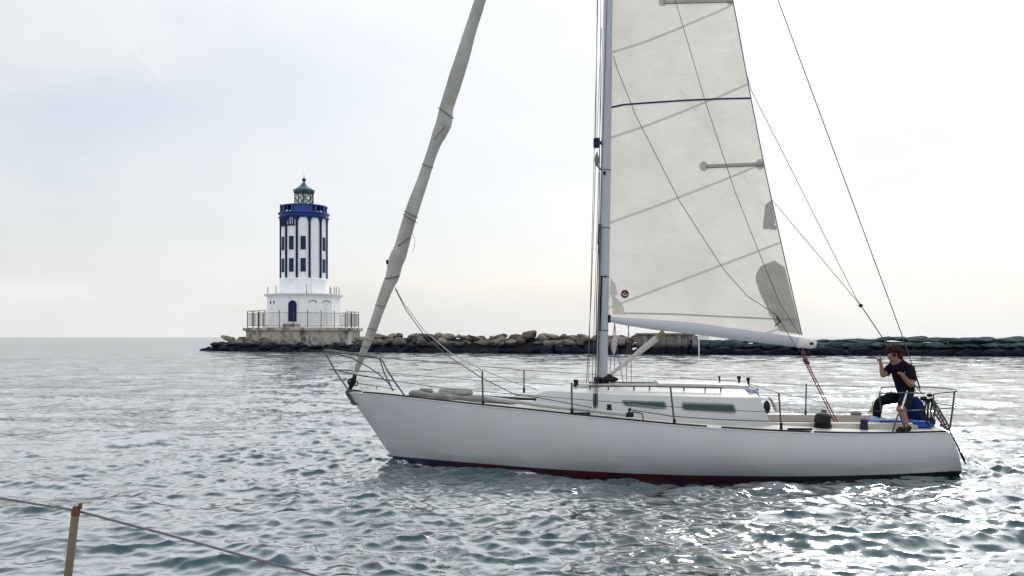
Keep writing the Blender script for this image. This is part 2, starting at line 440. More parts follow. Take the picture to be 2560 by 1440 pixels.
# base building
BZ1 = lz(737)
base = octo_prism([(5.15, PZ - .02), (5.15, PZ + .35), (4.97, PZ + .42), (4.95, BZ1 - .55), (5.02, BZ1 - .5), (5.05, BZ1 - .3)]).build('base_building', m_white, LH)
octo_prism([(5.18, BZ1 - .30), (5.40, BZ1 - .12), (5.42, BZ1), (5.0, BZ1 + .03)]).build('cornice', m_white, base)
ap = 4.95 * math.cos(R(22.5))
def face_frame(ang, r):
    """centre point and (right, out) unit vectors of a vertical face at angle ang from the viewer's side"""
    return Vector((r * math.sin(ang), -r * math.cos(ang), 0)), Vector((math.cos(ang), math.sin(ang), 0)), Vector((math.sin(ang), -math.cos(ang), 0))
def arch_pts(w, h, n=10):
    pts = [(-w / 2, 0), (w / 2, 0)]
    for i in range(n + 1):
        a = math.pi * i / n
        pts.append((math.cos(a) * w / 2, h - w / 2 + math.sin(a) * w / 2))
    return pts
def on_face(pts, ang, r, z, th, dx=0.0):
    c, rt, out = face_frame(ang, r)
    return MB().plate([c + rt * (x + dx) + Vector((0, 0, z + y)) for x, y in pts], out, th)
dang = A0 - R(22.5)
fr = on_face(arch_pts(1.55, lz(751) - lz(806)), dang, ap, lz(806), 0.08).build('door_surround', m_white, base)
on_face(arch_pts(1.16, lz(754) - lz(805)), dang, ap + .08, lz(805), 0.03).build('door', m_navy, base)
MB().box(Vector((math.sin(dang) * (ap + .5), -math.cos(dang) * (ap + .5), PZ + .25)), (2.0, 1.0, .5), rz=dang).build('doorstep', m_conc, base)
# blind eyebrow arches and small round vents
for ang, dxs in ((A0 + R(22.5), (-1.0, 1.05)),):
    for dx in dxs:
        c, rt, out = face_frame(ang, ap + .03)
        pts = [c + rt * (dx + .55 * math.cos(math.pi * i / 10)) + Vector((0, 0, lz(760) + .34 * math.sin(math.pi * i / 10))) for i in range(11)]
        MB().tube(pts, [.03] + [.08] * 9 + [.03], 6).build('window_hood', mat('grey_stone', (0.30, 0.29, 0.28), .8), base)  # hoods in a darker grey than the white walls
for dx in (-.75, .35):
    on_face([(0.2 * math.cos(2 * math.pi * i / 12), 0.22 * math.sin(2 * math.pi * i / 12)) for i in range(12)], A0 - R(67.5), ap, lz(758), .03, dx).build('vent', m_navy, base)
# rods on the base roof
for px in (673, 694, 766, 822, 827, 833, 838, 846):
    x = (px - 760) * LS; rr = 5.0; y = -math.sqrt(max(0.05, rr * rr * .9 - x * x)) if px != 827 else 1.5
    MB().tube([(x, y, BZ1), (x, y, BZ1 + (1.05 if px != 766 else 1.2))], .045, 6).build('rod', m_iron, base)
# tower shaft
TR = 58.5 * LS; TZ0, TZ1 = BZ1 + .02, lz(538)
tower = MB().lathe([(TR + .06, TZ0), (TR + .04, lz(700)), (TR - .09, lz(696)), (TR - .09, TZ1)], 72).build('tower', m_white, LH, smooth=25)
for k in range(12):
    a = R(-77 + 30 * k)
    c, rt, out = face_frame(a, TR - .02)
    w = .135
    cols = MB()
    secs = []
    for z, ww in ((lz(697), w), (lz(575), w), (lz(562), w * 1.05), (lz(556), w * 1.5), (lz(551), w * 2.6), (lz(547), w * 5)):
        ww = min(ww, 0.80)
        q = []
        for x, d in ((-1, -.10), (-1, .10), (1, .10), (1, -.10)):
            aa = a + x * ww / TR
            q.append(((TR - .02 + d) * math.sin(aa), -(TR - .02 + d) * math.cos(aa), z))
        secs.append(q)
    cols.loft(secs, closed=True, cap0=True, cap1=True).build('pilaster', m_navy, tower, smooth=0)
for k, ang in enumerate((-62, -32, -2, 58, 88, 118, 178, 208)):
    for z0, z1 in ((lz(628), lz(597)), (lz(682), lz(651))):
        h = z1 - z0
        f_ = on_face([(-.35, -.06), (.35, -.06), (.35, h + .05), (-.35, h + .05)], R(ang), TR - .14, z0, .09).build('window', m_navy, tower)
        on_face([(-.27, .03), (.27, .03), (.27, h - .04), (-.27, h - .04)], R(ang), TR - .05, z0, .02).build('pane', m_wglass, tower)
for ang in (-62, -32):
    mb = MB()
    for dx, w in ((-.36, .10), (.02, .07), (.38, .10)):
        c, rt, out = face_frame(R(ang), TR - .1)
        p = c + rt * dx
        mb.box(p + Vector((0, 0, (lz(569) + lz(549)) / 2)), (w * 2, .2, lz(549) - lz(569)), rz=R(ang))
    p = face_frame(R(ang), TR - .06)[0]
    mb.box(p + Vector((0, 0, lz(569))), (1.1, .24, .16), rz=R(ang))
    mb.build('louvre_opening', m_navy, tower, smooth=0)
# gallery
gal = MB().lathe([(TR - .1, lz(550)), (TR + .10, lz(549)), (TR + .22, lz(546)), (TR + .05, lz(543)), (TR + .08, lz(540)), (TR + .28, lz(537)), (TR + .24, lz(535)), (TR - .3, lz(534.5))], 48).build('gallery', m_blue, LH)
GZ0, GZ1 = lz(535), lz(518)
MB().lathe([(TR - .16, GZ1 - .16), (TR - .02, GZ1 - .08), (TR - .02, GZ1 + .06), (TR - .4, GZ1 + .06), (TR - .4, GZ1 - .16)], 48).build('parapet_cap', m_blue, gal)
for k in range(72):
    a = 2 * math.pi * k / 72; deg = (math.degrees(a) + 180) % 360 - 180
    if -24 < deg < 20 or k % 3: continue
    w_ = (.34, .26) if k % 6 == 0 else (.11, .13)
    MB().box(face_frame(a, TR - .24)[0] + Vector((0, 0, (GZ0 + GZ1 - .1) / 2)), (*w_, GZ1 - GZ0 - .1), rz=a).build('baluster', m_blue, gal, smooth=0)
secs = []
for i in range(13):
    a = R(-25 + 46 * i / 12)
    secs.append([((TR + d) * math.sin(a), -(TR + d) * math.cos(a), z) for d, z in ((-.12, GZ0 - .02), (-.12, GZ1 - .1), (-.34, GZ1 - .1), (-.34, GZ0 - .02))])
MB().loft(secs, closed=True, cap0=True, cap1=True).build('parapet_panel', m_blue, gal)
x = (702.5 - 760) * LS
MB().tube([(x, -.3, lz(545)), (x, -.3, lz(513))], .05, 6).tube([(x, -.3, lz(513)), (x + .55, -.3, lz(522))], .06, 6).build('davit', m_iron, gal)
# lantern
LZ0, LZ1 = lz(516), lz(482); LR = 23.2 * LS
lan = MB().lathe([(LR + .1, LZ0 - .5), (LR + .1, LZ0 + .1), (LR - .05, LZ0 + .14)], 32).build('lantern', m_teal, LH)
MB().lathe([(LR - .08, LZ0 + .1), (LR - .08, LZ1)], 32).build('glazing', m_lens, lan)
mb = MB()
for s in (1, -1):
    for k in range(10):
        a = 2 * math.pi * k / 10 + .16
        pts = []
        for i in range(9):
            t = i / 8; aa = a + s * t * 2 * math.pi / 5
            pts.append((LR * math.sin(aa), -LR * math.cos(aa), LZ0 + .1 + t * (LZ1 - LZ0 - .1)))
        mb.tube(pts, .038, 5)
mb.build('lattice', m_iron, lan)
for k in range(5):
    a = 2 * math.pi * k / 5 + R(-76)
    MB().tube([(LR * math.sin(a), -LR * math.cos(a), LZ0), (LR * math.sin(a), -LR * math.cos(a), LZ1)], .055, 6).build('mullion', m_iron, lan)
MB().lathe([(.02, LZ0), (.25, LZ0 + .3), (.42, LZ0 + .9), (.25, LZ0 + 1.5), (.02, LZ1)], 20).build('lens', m_lens, lan)
roof = MB().lathe([(LR - .1, LZ1 - .05), (LR + .12, LZ1 - .02), (LR + .16, LZ1 + .12), (LR + .20, LZ1 + .34), (LR + .08, LZ1 + .38), (LR - .28, LZ1 + .62), (LR - .72, LZ1 + .95), (.36, LZ1 + 1.26), (.14, LZ1 + 1.42)], 32).build('roof', m_teal, LH)
zt = LZ1 + 1.42
MB().lathe([(.14, zt), (.12, zt + .14), (.26, zt + .26), (.30, zt + .42), (.22, zt + .56), (.06, zt + .64), (.03, zt + .9), (.012, zt + 1.3)], 16).build('finial', m_iron, roof)
# platform railing
RZ0, RZ1 = PZ, lz(779)
rail = MB(); rc = octo(7.55, 0); n_b = 15
posts = []
for i in range(8):
    p, q = Vector(rc[i]), Vector(rc[(i + 1) % 8])
    for z in (RZ1 - .35, RZ0 + .3): rail.tube([p + Vector((0, 0, z)), q + Vector((0, 0, z))], .028, 5)
    for k in range(1, n_b * 2):
        t = p.lerp(q, k / (n_b * 2)); rail.tube([t + Vector((0, 0, RZ0 + .3)), t + Vector((0, 0, RZ1 - .35))], .012, 4)
    for t in (0, 1 / 3, 2 / 3): posts.append(p.lerp(q, t))
rl = rail.build('railing', m_iron, LH)
m_rtop = mat('faded_rail_paint', (0.62, 0.61, 0.58), 0.7)
for i in (1, 2, 5, 6):
    p, q = Vector(rc[i]), Vector(rc[(i + 1) % 8])
    MB().tube([p + Vector((0, 0, RZ1)), q + Vector((0, 0, RZ1))], .07, 6).build('handrail', m_rtop, rl)
pm = None
for p in posts:
    if pm is None:
        po = MB().tube([(0, 0, RZ0), (0, 0, RZ1 - .02)], .055, 6).build('post', m_iron, rl); pm = po
    else:
        po = pm.copy(); col.objects.link(po); po.parent = rl
    po.location = p

# ------------------------------------------------------------------ breakwater
random.seed(5)
m_core = mat('rubble_core', (0.018, 0.018, 0.022), 0.95, var=0.4, spec=.1, scale=0.8, bump=0.5, bscale=3)
def rock_material(name, dry, dry2, wet, band):
    m = bpy.data.materials.new(name); m.use_nodes = True
    nodes, links, b = nodes_of(m); b.inputs['Roughness'].default_value = 0.9; b.inputs['Specular IOR Level'].default_value = 0.12
    g = nnew(m, 'ShaderNodeNewGeometry'); oi = nnew(m, 'ShaderNodeObjectInfo'); sp = nnew(m, 'ShaderNodeSeparateXYZ')
    links.new(g.outputs['Position'], sp.inputs[0])
    n = nnew(m, 'ShaderNodeTexNoise'); n.inputs['Scale'].default_value = 0.9; n.inputs['Detail'].default_value = 8; n.inputs['Roughness'].default_value = 0.7
    links.new(g.outputs['Position'], n.inputs['Vector'])
    r1 = nnew(m, 'ShaderNodeValToRGB'); e = r1.color_ramp.elements
    e[0].position, e[1].position = 0.35, 0.65; e[0].color, e[1].color = (*dry2, 1), (*dry, 1)
    links.new(n.outputs['Fac'], r1.inputs['Fac'])
    hv = nnew(m, 'ShaderNodeHueSaturation'); links.new(r1.outputs['Color'], hv.inputs['Color'])
    v = nnew(m, 'ShaderNodeMapRange'); links.new(oi.outputs['Random'], v.inputs[0]); v.inputs[3].default_value = 0.6; v.inputs[4].default_value = 1.4
    links.new(v.outputs[0], hv.inputs['Value'])
    h2 = nnew(m, 'ShaderNodeMapRange'); links.new(oi.outputs['Random'], h2.inputs[0]); h2.inputs[3].default_value = 0.475; h2.inputs[4].default_value = 0.525
    links.new(h2.outputs[0], hv.inputs['Hue'])
    # tide-wet, weed-dark band
    a = nnew(m, 'ShaderNodeMath', operation='MULTIPLY_ADD'); links.new(n.outputs['Fac'], a.inputs[0]); a.inputs[1].default_value = -0.9; links.new(sp.outputs['Z'], a.inputs[2])
    mr = nnew(m, 'ShaderNodeMapRange', clamp=True); links.new(a.outputs[0], mr.inputs[0]); mr.inputs[1].default_value = band - 0.45 - .25; mr.inputs[2].default_value = band - 0.45 + .30
    mx = nnew(m, 'ShaderNodeMix', data_type='RGBA'); links.new(mr.outputs[0], mx.inputs['Factor']); mx.inputs['A'].default_value = (*wet, 1); links.new(hv.outputs['Color'], mx.inputs['B'])
    links.new(mx.outputs['Result'], b.inputs['Base Color'])
    bp = nnew(m, 'ShaderNodeBump'); bp.inputs['Strength'].default_value = 0.9; bp.inputs['Distance'].default_value = 0.25
    n2 = nnew(m, 'ShaderNodeTexNoise'); n2.inputs['Scale'].default_value = 3.0; n2.inputs['Detail'].default_value = 6
    links.new(g.outputs['Position'], n2.inputs['Vector']); links.new(n2.outputs['Fac'], bp.inputs['Height']); links.new(bp.outputs[0], b.inputs['Normal'])
    return m
m_rock = rock_material('breakwater_stone', (0.235, 0.19, 0.15), (0.065, 0.064, 0.072), (0.009, 0.012, 0.024), 1.08)
m_rock_g = rock_material('weedy_stone', (0.055, 0.088, 0.086), (0.015, 0.038, 0.052), (0.006, 0.007, 0.016), 0.85)
def make_rock(seed, slab=False):
    rnd = random.Random(seed); bm = bmesh.new()
    bmesh.ops.create_icosphere(bm, subdivisions=3, radius=1.0)
    planes = []
    for _ in range(15):
        d = Vector((rnd.gauss(0, 1), rnd.gauss(0, 1), rnd.gauss(0, 1))).normalized(); planes.append((d, rnd.uniform(0.55, 0.86)))
    for v in bm.verts:
        p = v.co.copy()
        for d, h in planes:
            q = p.dot(d)
            if q > h: p -= d * (q - h) * 0.97
        p *= 1 + 0.17 * noise.noise(p * 1.9 + Vector((seed * 3.3, 0, 0))) + 0.08 * noise.noise(p * 5 + Vector((0, seed * 2.1, 0)))
        v.co = p
    me = bpy.data.meshes.new('boulder'); bm.to_mesh(me); bm.free()
    me.shade_smooth(); me.set_sharp_from_angle(angle=R(17))
    return me
rock_me = [make_rock(s) for s in range(14)]
for me in rock_me: me.materials.append(m_rock)
rock_me_g = []
for me in rock_me[:8]:
    q = me.copy(); q.materials.clear(); q.materials.append(m_rock_g); rock_me_g.append(q)
def wl_py(px): return interp(px, [(480, 876.5), (505, 877), (900, 880), (1200, 882.5), (1600, 885), (1745, 886), (2100, 888), (2560, 890.5), (2900, 892)])
def crest_py(px): return interp(px, [(505, 871), (540, 851), (575, 842), (610, 845), (650, 848), (700, 856), (840, 857), (890, 845), (930, 837), (1050, 836), (1180, 838), (1330, 834.5), (1480, 837), (1610, 838), (1745, 838)])
def crest_py_r(px): return interp(px, [(1745, 852), (1900, 851), (2205, 849), (2218, 844), (2300, 843.5), (2420, 847), (2560, 845.5), (2900, 845)])
def shore(px):
    Y = H * F / (wl_py(px) - HORIZON)
    return Vector(((px - CX) / F * Y, Y, 0))
GR = 'boulders piled along the breakwater'
def rock(p, s, mes, label):
    me = random.choice(mes)
    o = bpy.data.objects.new('boulder', me); col.objects.link(o)
    o.location = p; o.scale = s
    o.rotation_euler = (*((random.uniform(-.35, .35), random.uniform(-.35, .35)) if mes is rock_me else (random.uniform(-.14, .14), random.uniform(-.10, .10))), random.uniform(0, 6.28) if s[0] / s[1] < 1.5 else random.uniform(-.15, .15))
    return tag(o, label, 'boulder', GR)
def zc_at(px, f): 
    Y = shore(px).y + 2.5
    return H + (HORIZON - f(px)) / F * Y
def core(name, label, pxs, f, m, back=9.0):
    secs = []
    for px in pxs:
        s = shore(px); zc = zc_at(px, f) - 0.5
        secs.append([s + Vector((0, .4, -1.5)), s + Vector((0, .5, .1)), s + Vector((0, 2.6, zc)), s + Vector((0, back - 2.5, zc)), s + Vector((0, back, -1.5))])
    return tag(MB().loft(secs, closed=True, cap0=True, cap1=True).build(name, m, smooth=0), label, 'breakwater')
core('breakwater', 'long low brown rubble breakwater running behind the sailboat from the lighthouse', list(range(545, 1625, 40)), crest_py, m_core)
core('breakwater', 'low greenish breakwater stretch with dark wet foot behind the sailboat stern', list(range(1750, 2950, 50)), crest_py_r, m_core)
L_low = 'dark wet boulder at the waterline of the brown breakwater'
L_mid = 'brown grey boulder midway up the brown breakwater face'
L_top = 'sunlit tan boulder on the crest of the brown breakwater'
px = 512.0
while px < 1625:
    s = shore(px); Y = s.y; zc = zc_at(px, crest_py); step = F / Y
    fr_ = min(1, zc / 2.0); front = 640 < px < 880
    r = random.choice((.5, .7, .9, 1.2)) * random.uniform(.85, 1.15)
    rock(s + Vector((random.uniform(-.3, .3), random.uniform(.2, .8), random.uniform(-.25, .35) * fr_)), (r * random.uniform(1.0, 1.6), r, r * random.uniform(.5, .85) * max(.45, fr_)), rock_me, L_low)
    if zc > .9:
        r = random.choice((.45, .6, .8, 1.1)) * random.uniform(.85, 1.15)
        rock(s + Vector((random.uniform(0, 1.4), random.uniform(1.0, 1.8), zc * random.uniform(.38, .62))), (r * random.uniform(1.0, 1.6), r, r * random.uniform(.45, .85)), rock_me, L_mid)
    if zc > .8:
        r = random.choice((.4, .6, .8, 1.1)) * random.uniform(.85, 1.15); hz = r * random.uniform(.4, .7)
        rock(s + Vector((random.uniform(-.6, 1.0), random.uniform(1.6, 2.2) if front else random.uniform(2.3, 3.3), zc - hz * .72 + random.uniform(-.22, .14))), (r * random.uniform(1.0, 1.7), r, hz), rock_me, L_top)
    px += random.uniform(.62, 1.1) * step
for x, y, s in ((507, 0.1, .5), (522, .3, .75), (531, -.1, .6), (498, 1.5, .3)):
    sh = shore(x); rock(sh + Vector((0, y, .05)), (s * 1.3, s, s * .7), rock_me, 'small low boulder at the open sea end of the breakwater')
L_gl = 'low dark boulder at the foot of the greenish breakwater'
L_gt = 'green weathered slab on top of the greenish breakwater'
px = 1752.0
while px < 2640:
    s = shore(px); Y = s.y; zc = zc_at(px, crest_py_r); step = F / Y
    r = random.uniform(.8, 1.3)
    rock(s + Vector((0, .5, .15)), (r * 1.5, r * .8, r * random.uniform(.5, .65)), rock_me_g, L_gl)
    rock(s + Vector((random.uniform(0, 1), 1.7, zc * .55)), (r * 1.7, r, r * random.uniform(.4, .6)), rock_me_g, 'blue green boulder midway up the greenish breakwater')
    r = random.uniform(.9, 1.4); hz = r * random.uniform(.18, .26)
    rock(s + Vector((random.uniform(0, 1), 2.9, zc - hz * .75)), (r * random.uniform(1.3, 2.2), r * 1.1, hz * random.uniform(.9, 1.5)), rock_me_g, L_gt)
    px += random.uniform(1.3, 1.9) * step
# squared bulkhead and white marker pole between the two stretches
s0, s1 = shore(1612), shore(1742)
bk = thing('bulkhead', 'square concrete bulkhead with dark wet foot at the end of the brown breakwater', 'bulkhead', s0.lerp(s1, .5))
bw, br = (s1 - s0).length, math.atan2(s1.y - s0.y, s1.x - s0.x)
m_bk = rock_material('bulkhead_concrete', (0.30, 0.27, 0.24), (0.12, 0.11, 0.12), (0.012, 0.010, 0.020), 0.98)
zt = zc_at(1680, lambda p: 838)
MB().box((0, 3.0, zt / 2 - .75), (bw, 5, zt + 1.5), rz=br).build('wall', m_bk, bk, bevel=.05)
MB().box((0, 2.9, zt + .12), (bw + .2, 5.4, .24), rz=br).build('cap_slab', m_bk, bk, bevel=.04)
for t in (-.48, -.12, .18, .48):
    MB().box((t * bw * math.cos(br), .38 + t * bw * math.sin(br), zt / 2 - .8), (.55, .5, zt + 1.5), rz=br).build('pier', m_bk, bk, bevel=.03)
sp_ = shore(1746) + Vector((0, -.3, 0)); zt2 = lz(843) + (HORIZON - 838) / F * sp_.y
mp_ = thing('marker_pole', 'slim pale marker pole standing beside the square concrete bulkhead', 'pole', sp_)
MB().tube([(0, 0, -1), (0, 0, zt2)], .075, 8).build('shaft', mat('weathered_white', (0.7, 0.68, 0.62), .7), mp_)
MB().box((.55, 0, zt2 - .2), (1.1, .12, .4)).build('board', MATS['weathered_white'], mp_, bevel=.01)

# ------------------------------------------------------------------ sailboat
BOAT = thing('sailboat', 'white single-masted sailboat under mainsail with grey furled jib and dark red bottom', 'sailboat', (X0, Y0, 0), -YAW)
def hull_mat():
    m = mat('white_gelcoat', (0.455, 0.46, 0.475), 0.28, var=0.04, scale=1.5, bump=0.06, bscale=3)
    nodes, links, b = nodes_of(m); src = b.inputs['Base Color'].links[0].from_socket
    t = nnew(m, 'ShaderNodeTexCoord'); sp = nnew(m, 'ShaderNodeSeparateXYZ'); links.new(t.outputs['Object'], sp.inputs[0])
    mp_ = nnew(m, 'ShaderNodeMapping'); mp_.inputs['Scale'].default_value = (0.45, 0.45, 2.4); links.new(t.outputs['Object'], mp_.inputs['Vector'])
    n = nnew(m, 'ShaderNodeTexNoise'); n.inputs['Scale'].default_value = 2.2; n.inputs['Detail'].default_value = 8; n.inputs['Roughness'].default_value = 0.65
    links.new(mp_.outputs[0], n.inputs['Vector'])
    # scum line: an uneven dirty band just above the waterline
    a = nnew(m, 'ShaderNodeMath', operation='MULTIPLY_ADD'); links.new(n.outputs['Fac'], a.inputs[0]); a.inputs[1].default_value = 0.75; 
    inv = nnew(m, 'ShaderNodeMath', operation='MULTIPLY'); links.new(sp.outputs['Z'], inv.inputs[0]); inv.inputs[1].default_value = -1.0
    links.new(inv.outputs[0], a.inputs[2])
    mr = nnew(m, 'ShaderNodeMapRange', clamp=True); links.new(a.outputs[0], mr.inputs[0]); mr.inputs[1].default_value = 0.06; mr.inputs[2].default_value = 0.32; mr.inputs[4].default_value = 0.6
    mx = nnew(m, 'ShaderNodeMix', data_type='RGBA'); links.new(mr.outputs[0], mx.inputs['Factor']); links.new(src, mx.inputs['A']); mx.inputs['B'].default_value = (0.27, 0.295, 0.30, 1)
    # a few long fender scuffs
    mp2 = nnew(m, 'ShaderNodeMapping'); mp2.inputs['Scale'].default_value = (0.9, 0.3, 9.0); links.new(t.outputs['Object'], mp2.inputs['Vector'])
    n2 = nnew(m, 'ShaderNodeTexNoise'); n2.inputs['Scale'].default_value = 1.4; n2.inputs['Detail'].default_value = 3; links.new(mp2.outputs[0], n2.inputs['Vector'])
    r2 = nnew(m, 'ShaderNodeMapRange', clamp=True); links.new(n2.outputs['Fac'], r2.inputs[0]); r2.inputs[1].default_value = 0.64; r2.inputs[2].default_value = 0.74; r2.inputs[4].default_value = 0.4
    m2 = nnew(m, 'ShaderNodeMix', data_type='RGBA'); links.new(r2.outputs[0], m2.inputs['Factor']); links.new(mx.outputs['Result'], m2.inputs['A']); m2.inputs['B'].default_value = (0.40, 0.42, 0.43, 1)
    links.new(m2.outputs['Result'], b.inputs['Base Color'])
    return m
m_hull = hull_mat()
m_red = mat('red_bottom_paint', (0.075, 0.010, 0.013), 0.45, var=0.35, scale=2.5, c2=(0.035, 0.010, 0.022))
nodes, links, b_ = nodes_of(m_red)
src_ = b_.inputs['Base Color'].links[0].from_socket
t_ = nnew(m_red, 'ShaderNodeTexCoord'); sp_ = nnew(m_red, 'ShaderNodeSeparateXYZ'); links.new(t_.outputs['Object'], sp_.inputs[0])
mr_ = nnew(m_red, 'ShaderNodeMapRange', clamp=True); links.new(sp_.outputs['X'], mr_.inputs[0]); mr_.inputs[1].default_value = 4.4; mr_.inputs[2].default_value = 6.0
mx_ = nnew(m_red, 'ShaderNodeMix', data_type='RGBA'); links.new(mr_.outputs[0], mx_.inputs['Factor']); links.new(src_, mx_.inputs['A']); mx_.inputs['B'].default_value = (.010, .013, .015, 1)  # near-black towards the stern: shade under the hull painted into the colour
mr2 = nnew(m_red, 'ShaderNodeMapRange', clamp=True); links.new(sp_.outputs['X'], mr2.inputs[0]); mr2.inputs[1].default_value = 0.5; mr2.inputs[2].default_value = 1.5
mx2 = nnew(m_red, 'ShaderNodeMix', data_type='RGBA'); links.new(mr2.outputs[0], mx2.inputs['Factor']); links.new(src_, mx2.inputs['B']); mx2.inputs['A'].default_value = (.012, .018, .075, 1)  # navy towards the bow: the water's reflection painted into the bottom colour
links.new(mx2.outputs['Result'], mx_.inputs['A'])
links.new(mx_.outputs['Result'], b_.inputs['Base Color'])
m_deck = mat('pale_deck', (0.46, 0.45, 0.43), 0.6, var=0.06, scale=5, bump=0.05, bscale=80)
m_cabin = mat('cabin_white', (0.49, 0.485, 0.475), 0.35, var=0.03, scale=3)
m_cream = mat('cream_cockpit', (0.44, 0.40, 0.35), 0.5, var=0.05)
m_rail = mat('dark_rail', (0.012, 0.012, 0.014), 0.6, var=0.2, spec=.2)
m_steel = mat('stainless_tube', (0.10, 0.10, 0.105), 0.35, metal=0.85, var=0.25, scale=4)
m_wire = mat('rigging_wire', (0.06, 0.06, 0.065), 0.5, metal=0.4, var=0.2, scale=3)
m_alu = mat('anodised_mast', (0.38, 0.40, 0.44), 0.42, metal=0.25, var=0.08, scale=3, stretch=(1, 1, .2))
m_boom = mat('boom_paint', (0.43, 0.435, 0.48), 0.4, var=0.06, scale=3, stretch=(.2, 1, 1))
m_black = mat('black_plastic', (0.010, 0.010, 0.012), 0.6, var=0.3, spec=.2)
m_rope = mat('grey_rope', (0.085, 0.085, 0.09), 0.85, var=0.3, scale=30)
m_redrope = mat('red_rope', (0.20, 0.025, 0.045), 0.8, var=0.5, scale=40)
m_greyrope = mat('pale_rope', (0.42, 0.41, 0.38), 0.85, var=0.25, scale=30)
m_bluec = mat('blue_fabric', (0.015, 0.09, 0.38), 0.75, var=0.35, scale=5)
m_navyc = mat('navy_fabric', (0.012, 0.012, 0.05), 0.85, var=0.35, scale=6)
m_greyc = mat('grey_canvas', (0.17, 0.165, 0.155), 0.9, var=0.4, scale=7, bump=0.4, bscale=18, stretch=(1, 2, 3))

HB = [(-0.74, .02), (-0.4, .19), (0.0, .36), (0.6, .58), (1.3, .82), (2.2, 1.07), (3.2, 1.27), (4.3, 1.36), (5.3, 1.33), (6.3, 1.21), (7.2, 1.04), (7.9, .90)]
def hb(u): return max(.015, interp(u, HB))
sheer = []
for px, py in ((872, 981), (930, 984), (1012, 992), (1100, 1002), (1206, 1013.5), (1320, 1025), (1430, 1037), (1560, 1050), (1690, 1062), (1830, 1072), (1960, 1079), (2130, 1084), (2250, 1083.5), (2375, 1081)):
    y = -.5
    for _ in range(12): y = -hb(B(px, py, y).x)
    p = B(px, py, y); sheer.append((p.x, p.z))
UA = sheer[-1][0]; sheer[0] = (-0.74, sheer[0][1])
def zs(u): return interp(u, sheer)
ZST = zs(-0.74)
def keel(u):
    if u < 0: return ZST * min(1.0, (-u / 0.74) ** 0.96)
    return -0.46 * (1 - math.exp(-u / 0.9)) * (1 - max(0, (u - 4.0) / (UA - 4.0)) ** 2.2 * 0.86)
def half_sec(u, n=22):
    b, z1, z0 = hb(u), zs(u), keel(u)
    f = min(1, max(0, (u + .74) / 3.2)); p = 1.25 + 2.0 * f; q = 1.15 + 1.0 * f
    g = max(0, min(1, (u - 5.0) / 2.2)); p += 2.95 * g; q += 1.0 * g
    out = []
    for i in range(n + 1):
        t = (i / n); t = t ** 0.9
        y = b * max(0.0, 1 - t ** p) ** (1 / q)
        y *= 1 + (0.035 * math.sin(math.pi * min(1, t * 1.6)) if t < .62 else 0) * f
        out.append((y, z1 + (z0 - z1) * t))
    return out
def paint(u): return interp(u, [(-0.8, .12), (0, .108), (1.6, .085), (3.0, .055), (4.3, .035), (6.0, .03), (7.2, .04), (8.5, .085)])
US = [-.74, -.70, -.62, -.5, -.38, -.25, -.12, 0, .15, .3, .5, .8] + list(np.arange(1.2, UA - .25, .4)) + [UA - .16, UA - .07, UA]
def shear_u(u, z):
    k = max(0, (u - (UA - 1.2)) / 1.2)
    corner = 0.05 * max(0, (u - (UA - .12)) / .12)
    return u + k * 0.36 * (zs(u) - z)
def full(u, sel):
    h = [(y, z) for y, z in half_sec(u)]
    zp = paint(u)
    if sel == 'top':
        pts = [(y, z) for y, z in h if z > zp + .002]
    else:
        pts = [(y, z) for y, z in h if z < zp - .002]
    # exact point on the paint line
    e = None
    for (ya, za), (yb, zb) in zip(h, h[1:]):
        if za >= zp >= zb and za > zb: e = (ya + (yb - ya) * (za - zp) / (za - zb), zp)
    if sel == 'top':
        if e: pts = pts + [e]
        else: pts = h
    else:
        if not e: return None
        pts = [e] + pts
    # resample to a fixed count
    N = 16; d = [0]
    for a, b in zip(pts, pts[1:]): d.append(d[-1] + math.hypot(a[0] - b[0], a[1] - b[1]))
    out = []
    for i in range(N + 1):
        s = d[-1] * i / N; j = max(0, min(len(pts) - 2, sum(1 for q in d if q <= s) - 1))
        t = (s - d[j]) / max(1e-9, d[j + 1] - d[j])
        out.append((pts[j][0] + (pts[j+1][0] - pts[j][0]) * t, pts[j][1] + (pts[j+1][1] - pts[j][1]) * t))
    return out
def hull_part(sel):
    secs = []
    for u in US:
        h = full(u, sel)
        if h is None: continue
        port = [(shear_u(u, z), -y, z) for y, z in h]; star = [(shear_u(u, z), y, z) for y, z in h]
        if sel == 'top': secs.append(port[::-1] + star)
        else: secs.append(port + star[::-1][1:])
    mb = MB()
    if sel == 'top':
        n = len(secs[0]) // 2
        mb.loft([s[:n] for s in secs]); mb.loft([s[n:] for s in secs])
        last = secs[-1]; mb.add(last, [tuple(range(len(last)))])
        # join the stem where the section has no bottom gap
        for a, b in zip(secs, secs[1:]):
            if abs(a[0][1]) < 1e-4 and abs(b[0][1]) < 1e-4: pass
    else:
        mb.loft(secs); mb.add(secs[-1], [tuple(range(len(secs[-1])))])
    return mb
hull = hull_part('top').build('hull', m_hull, BOAT, smooth=35)
hull_part('bot').build('bottom_paint', m_red, hull, smooth=35)
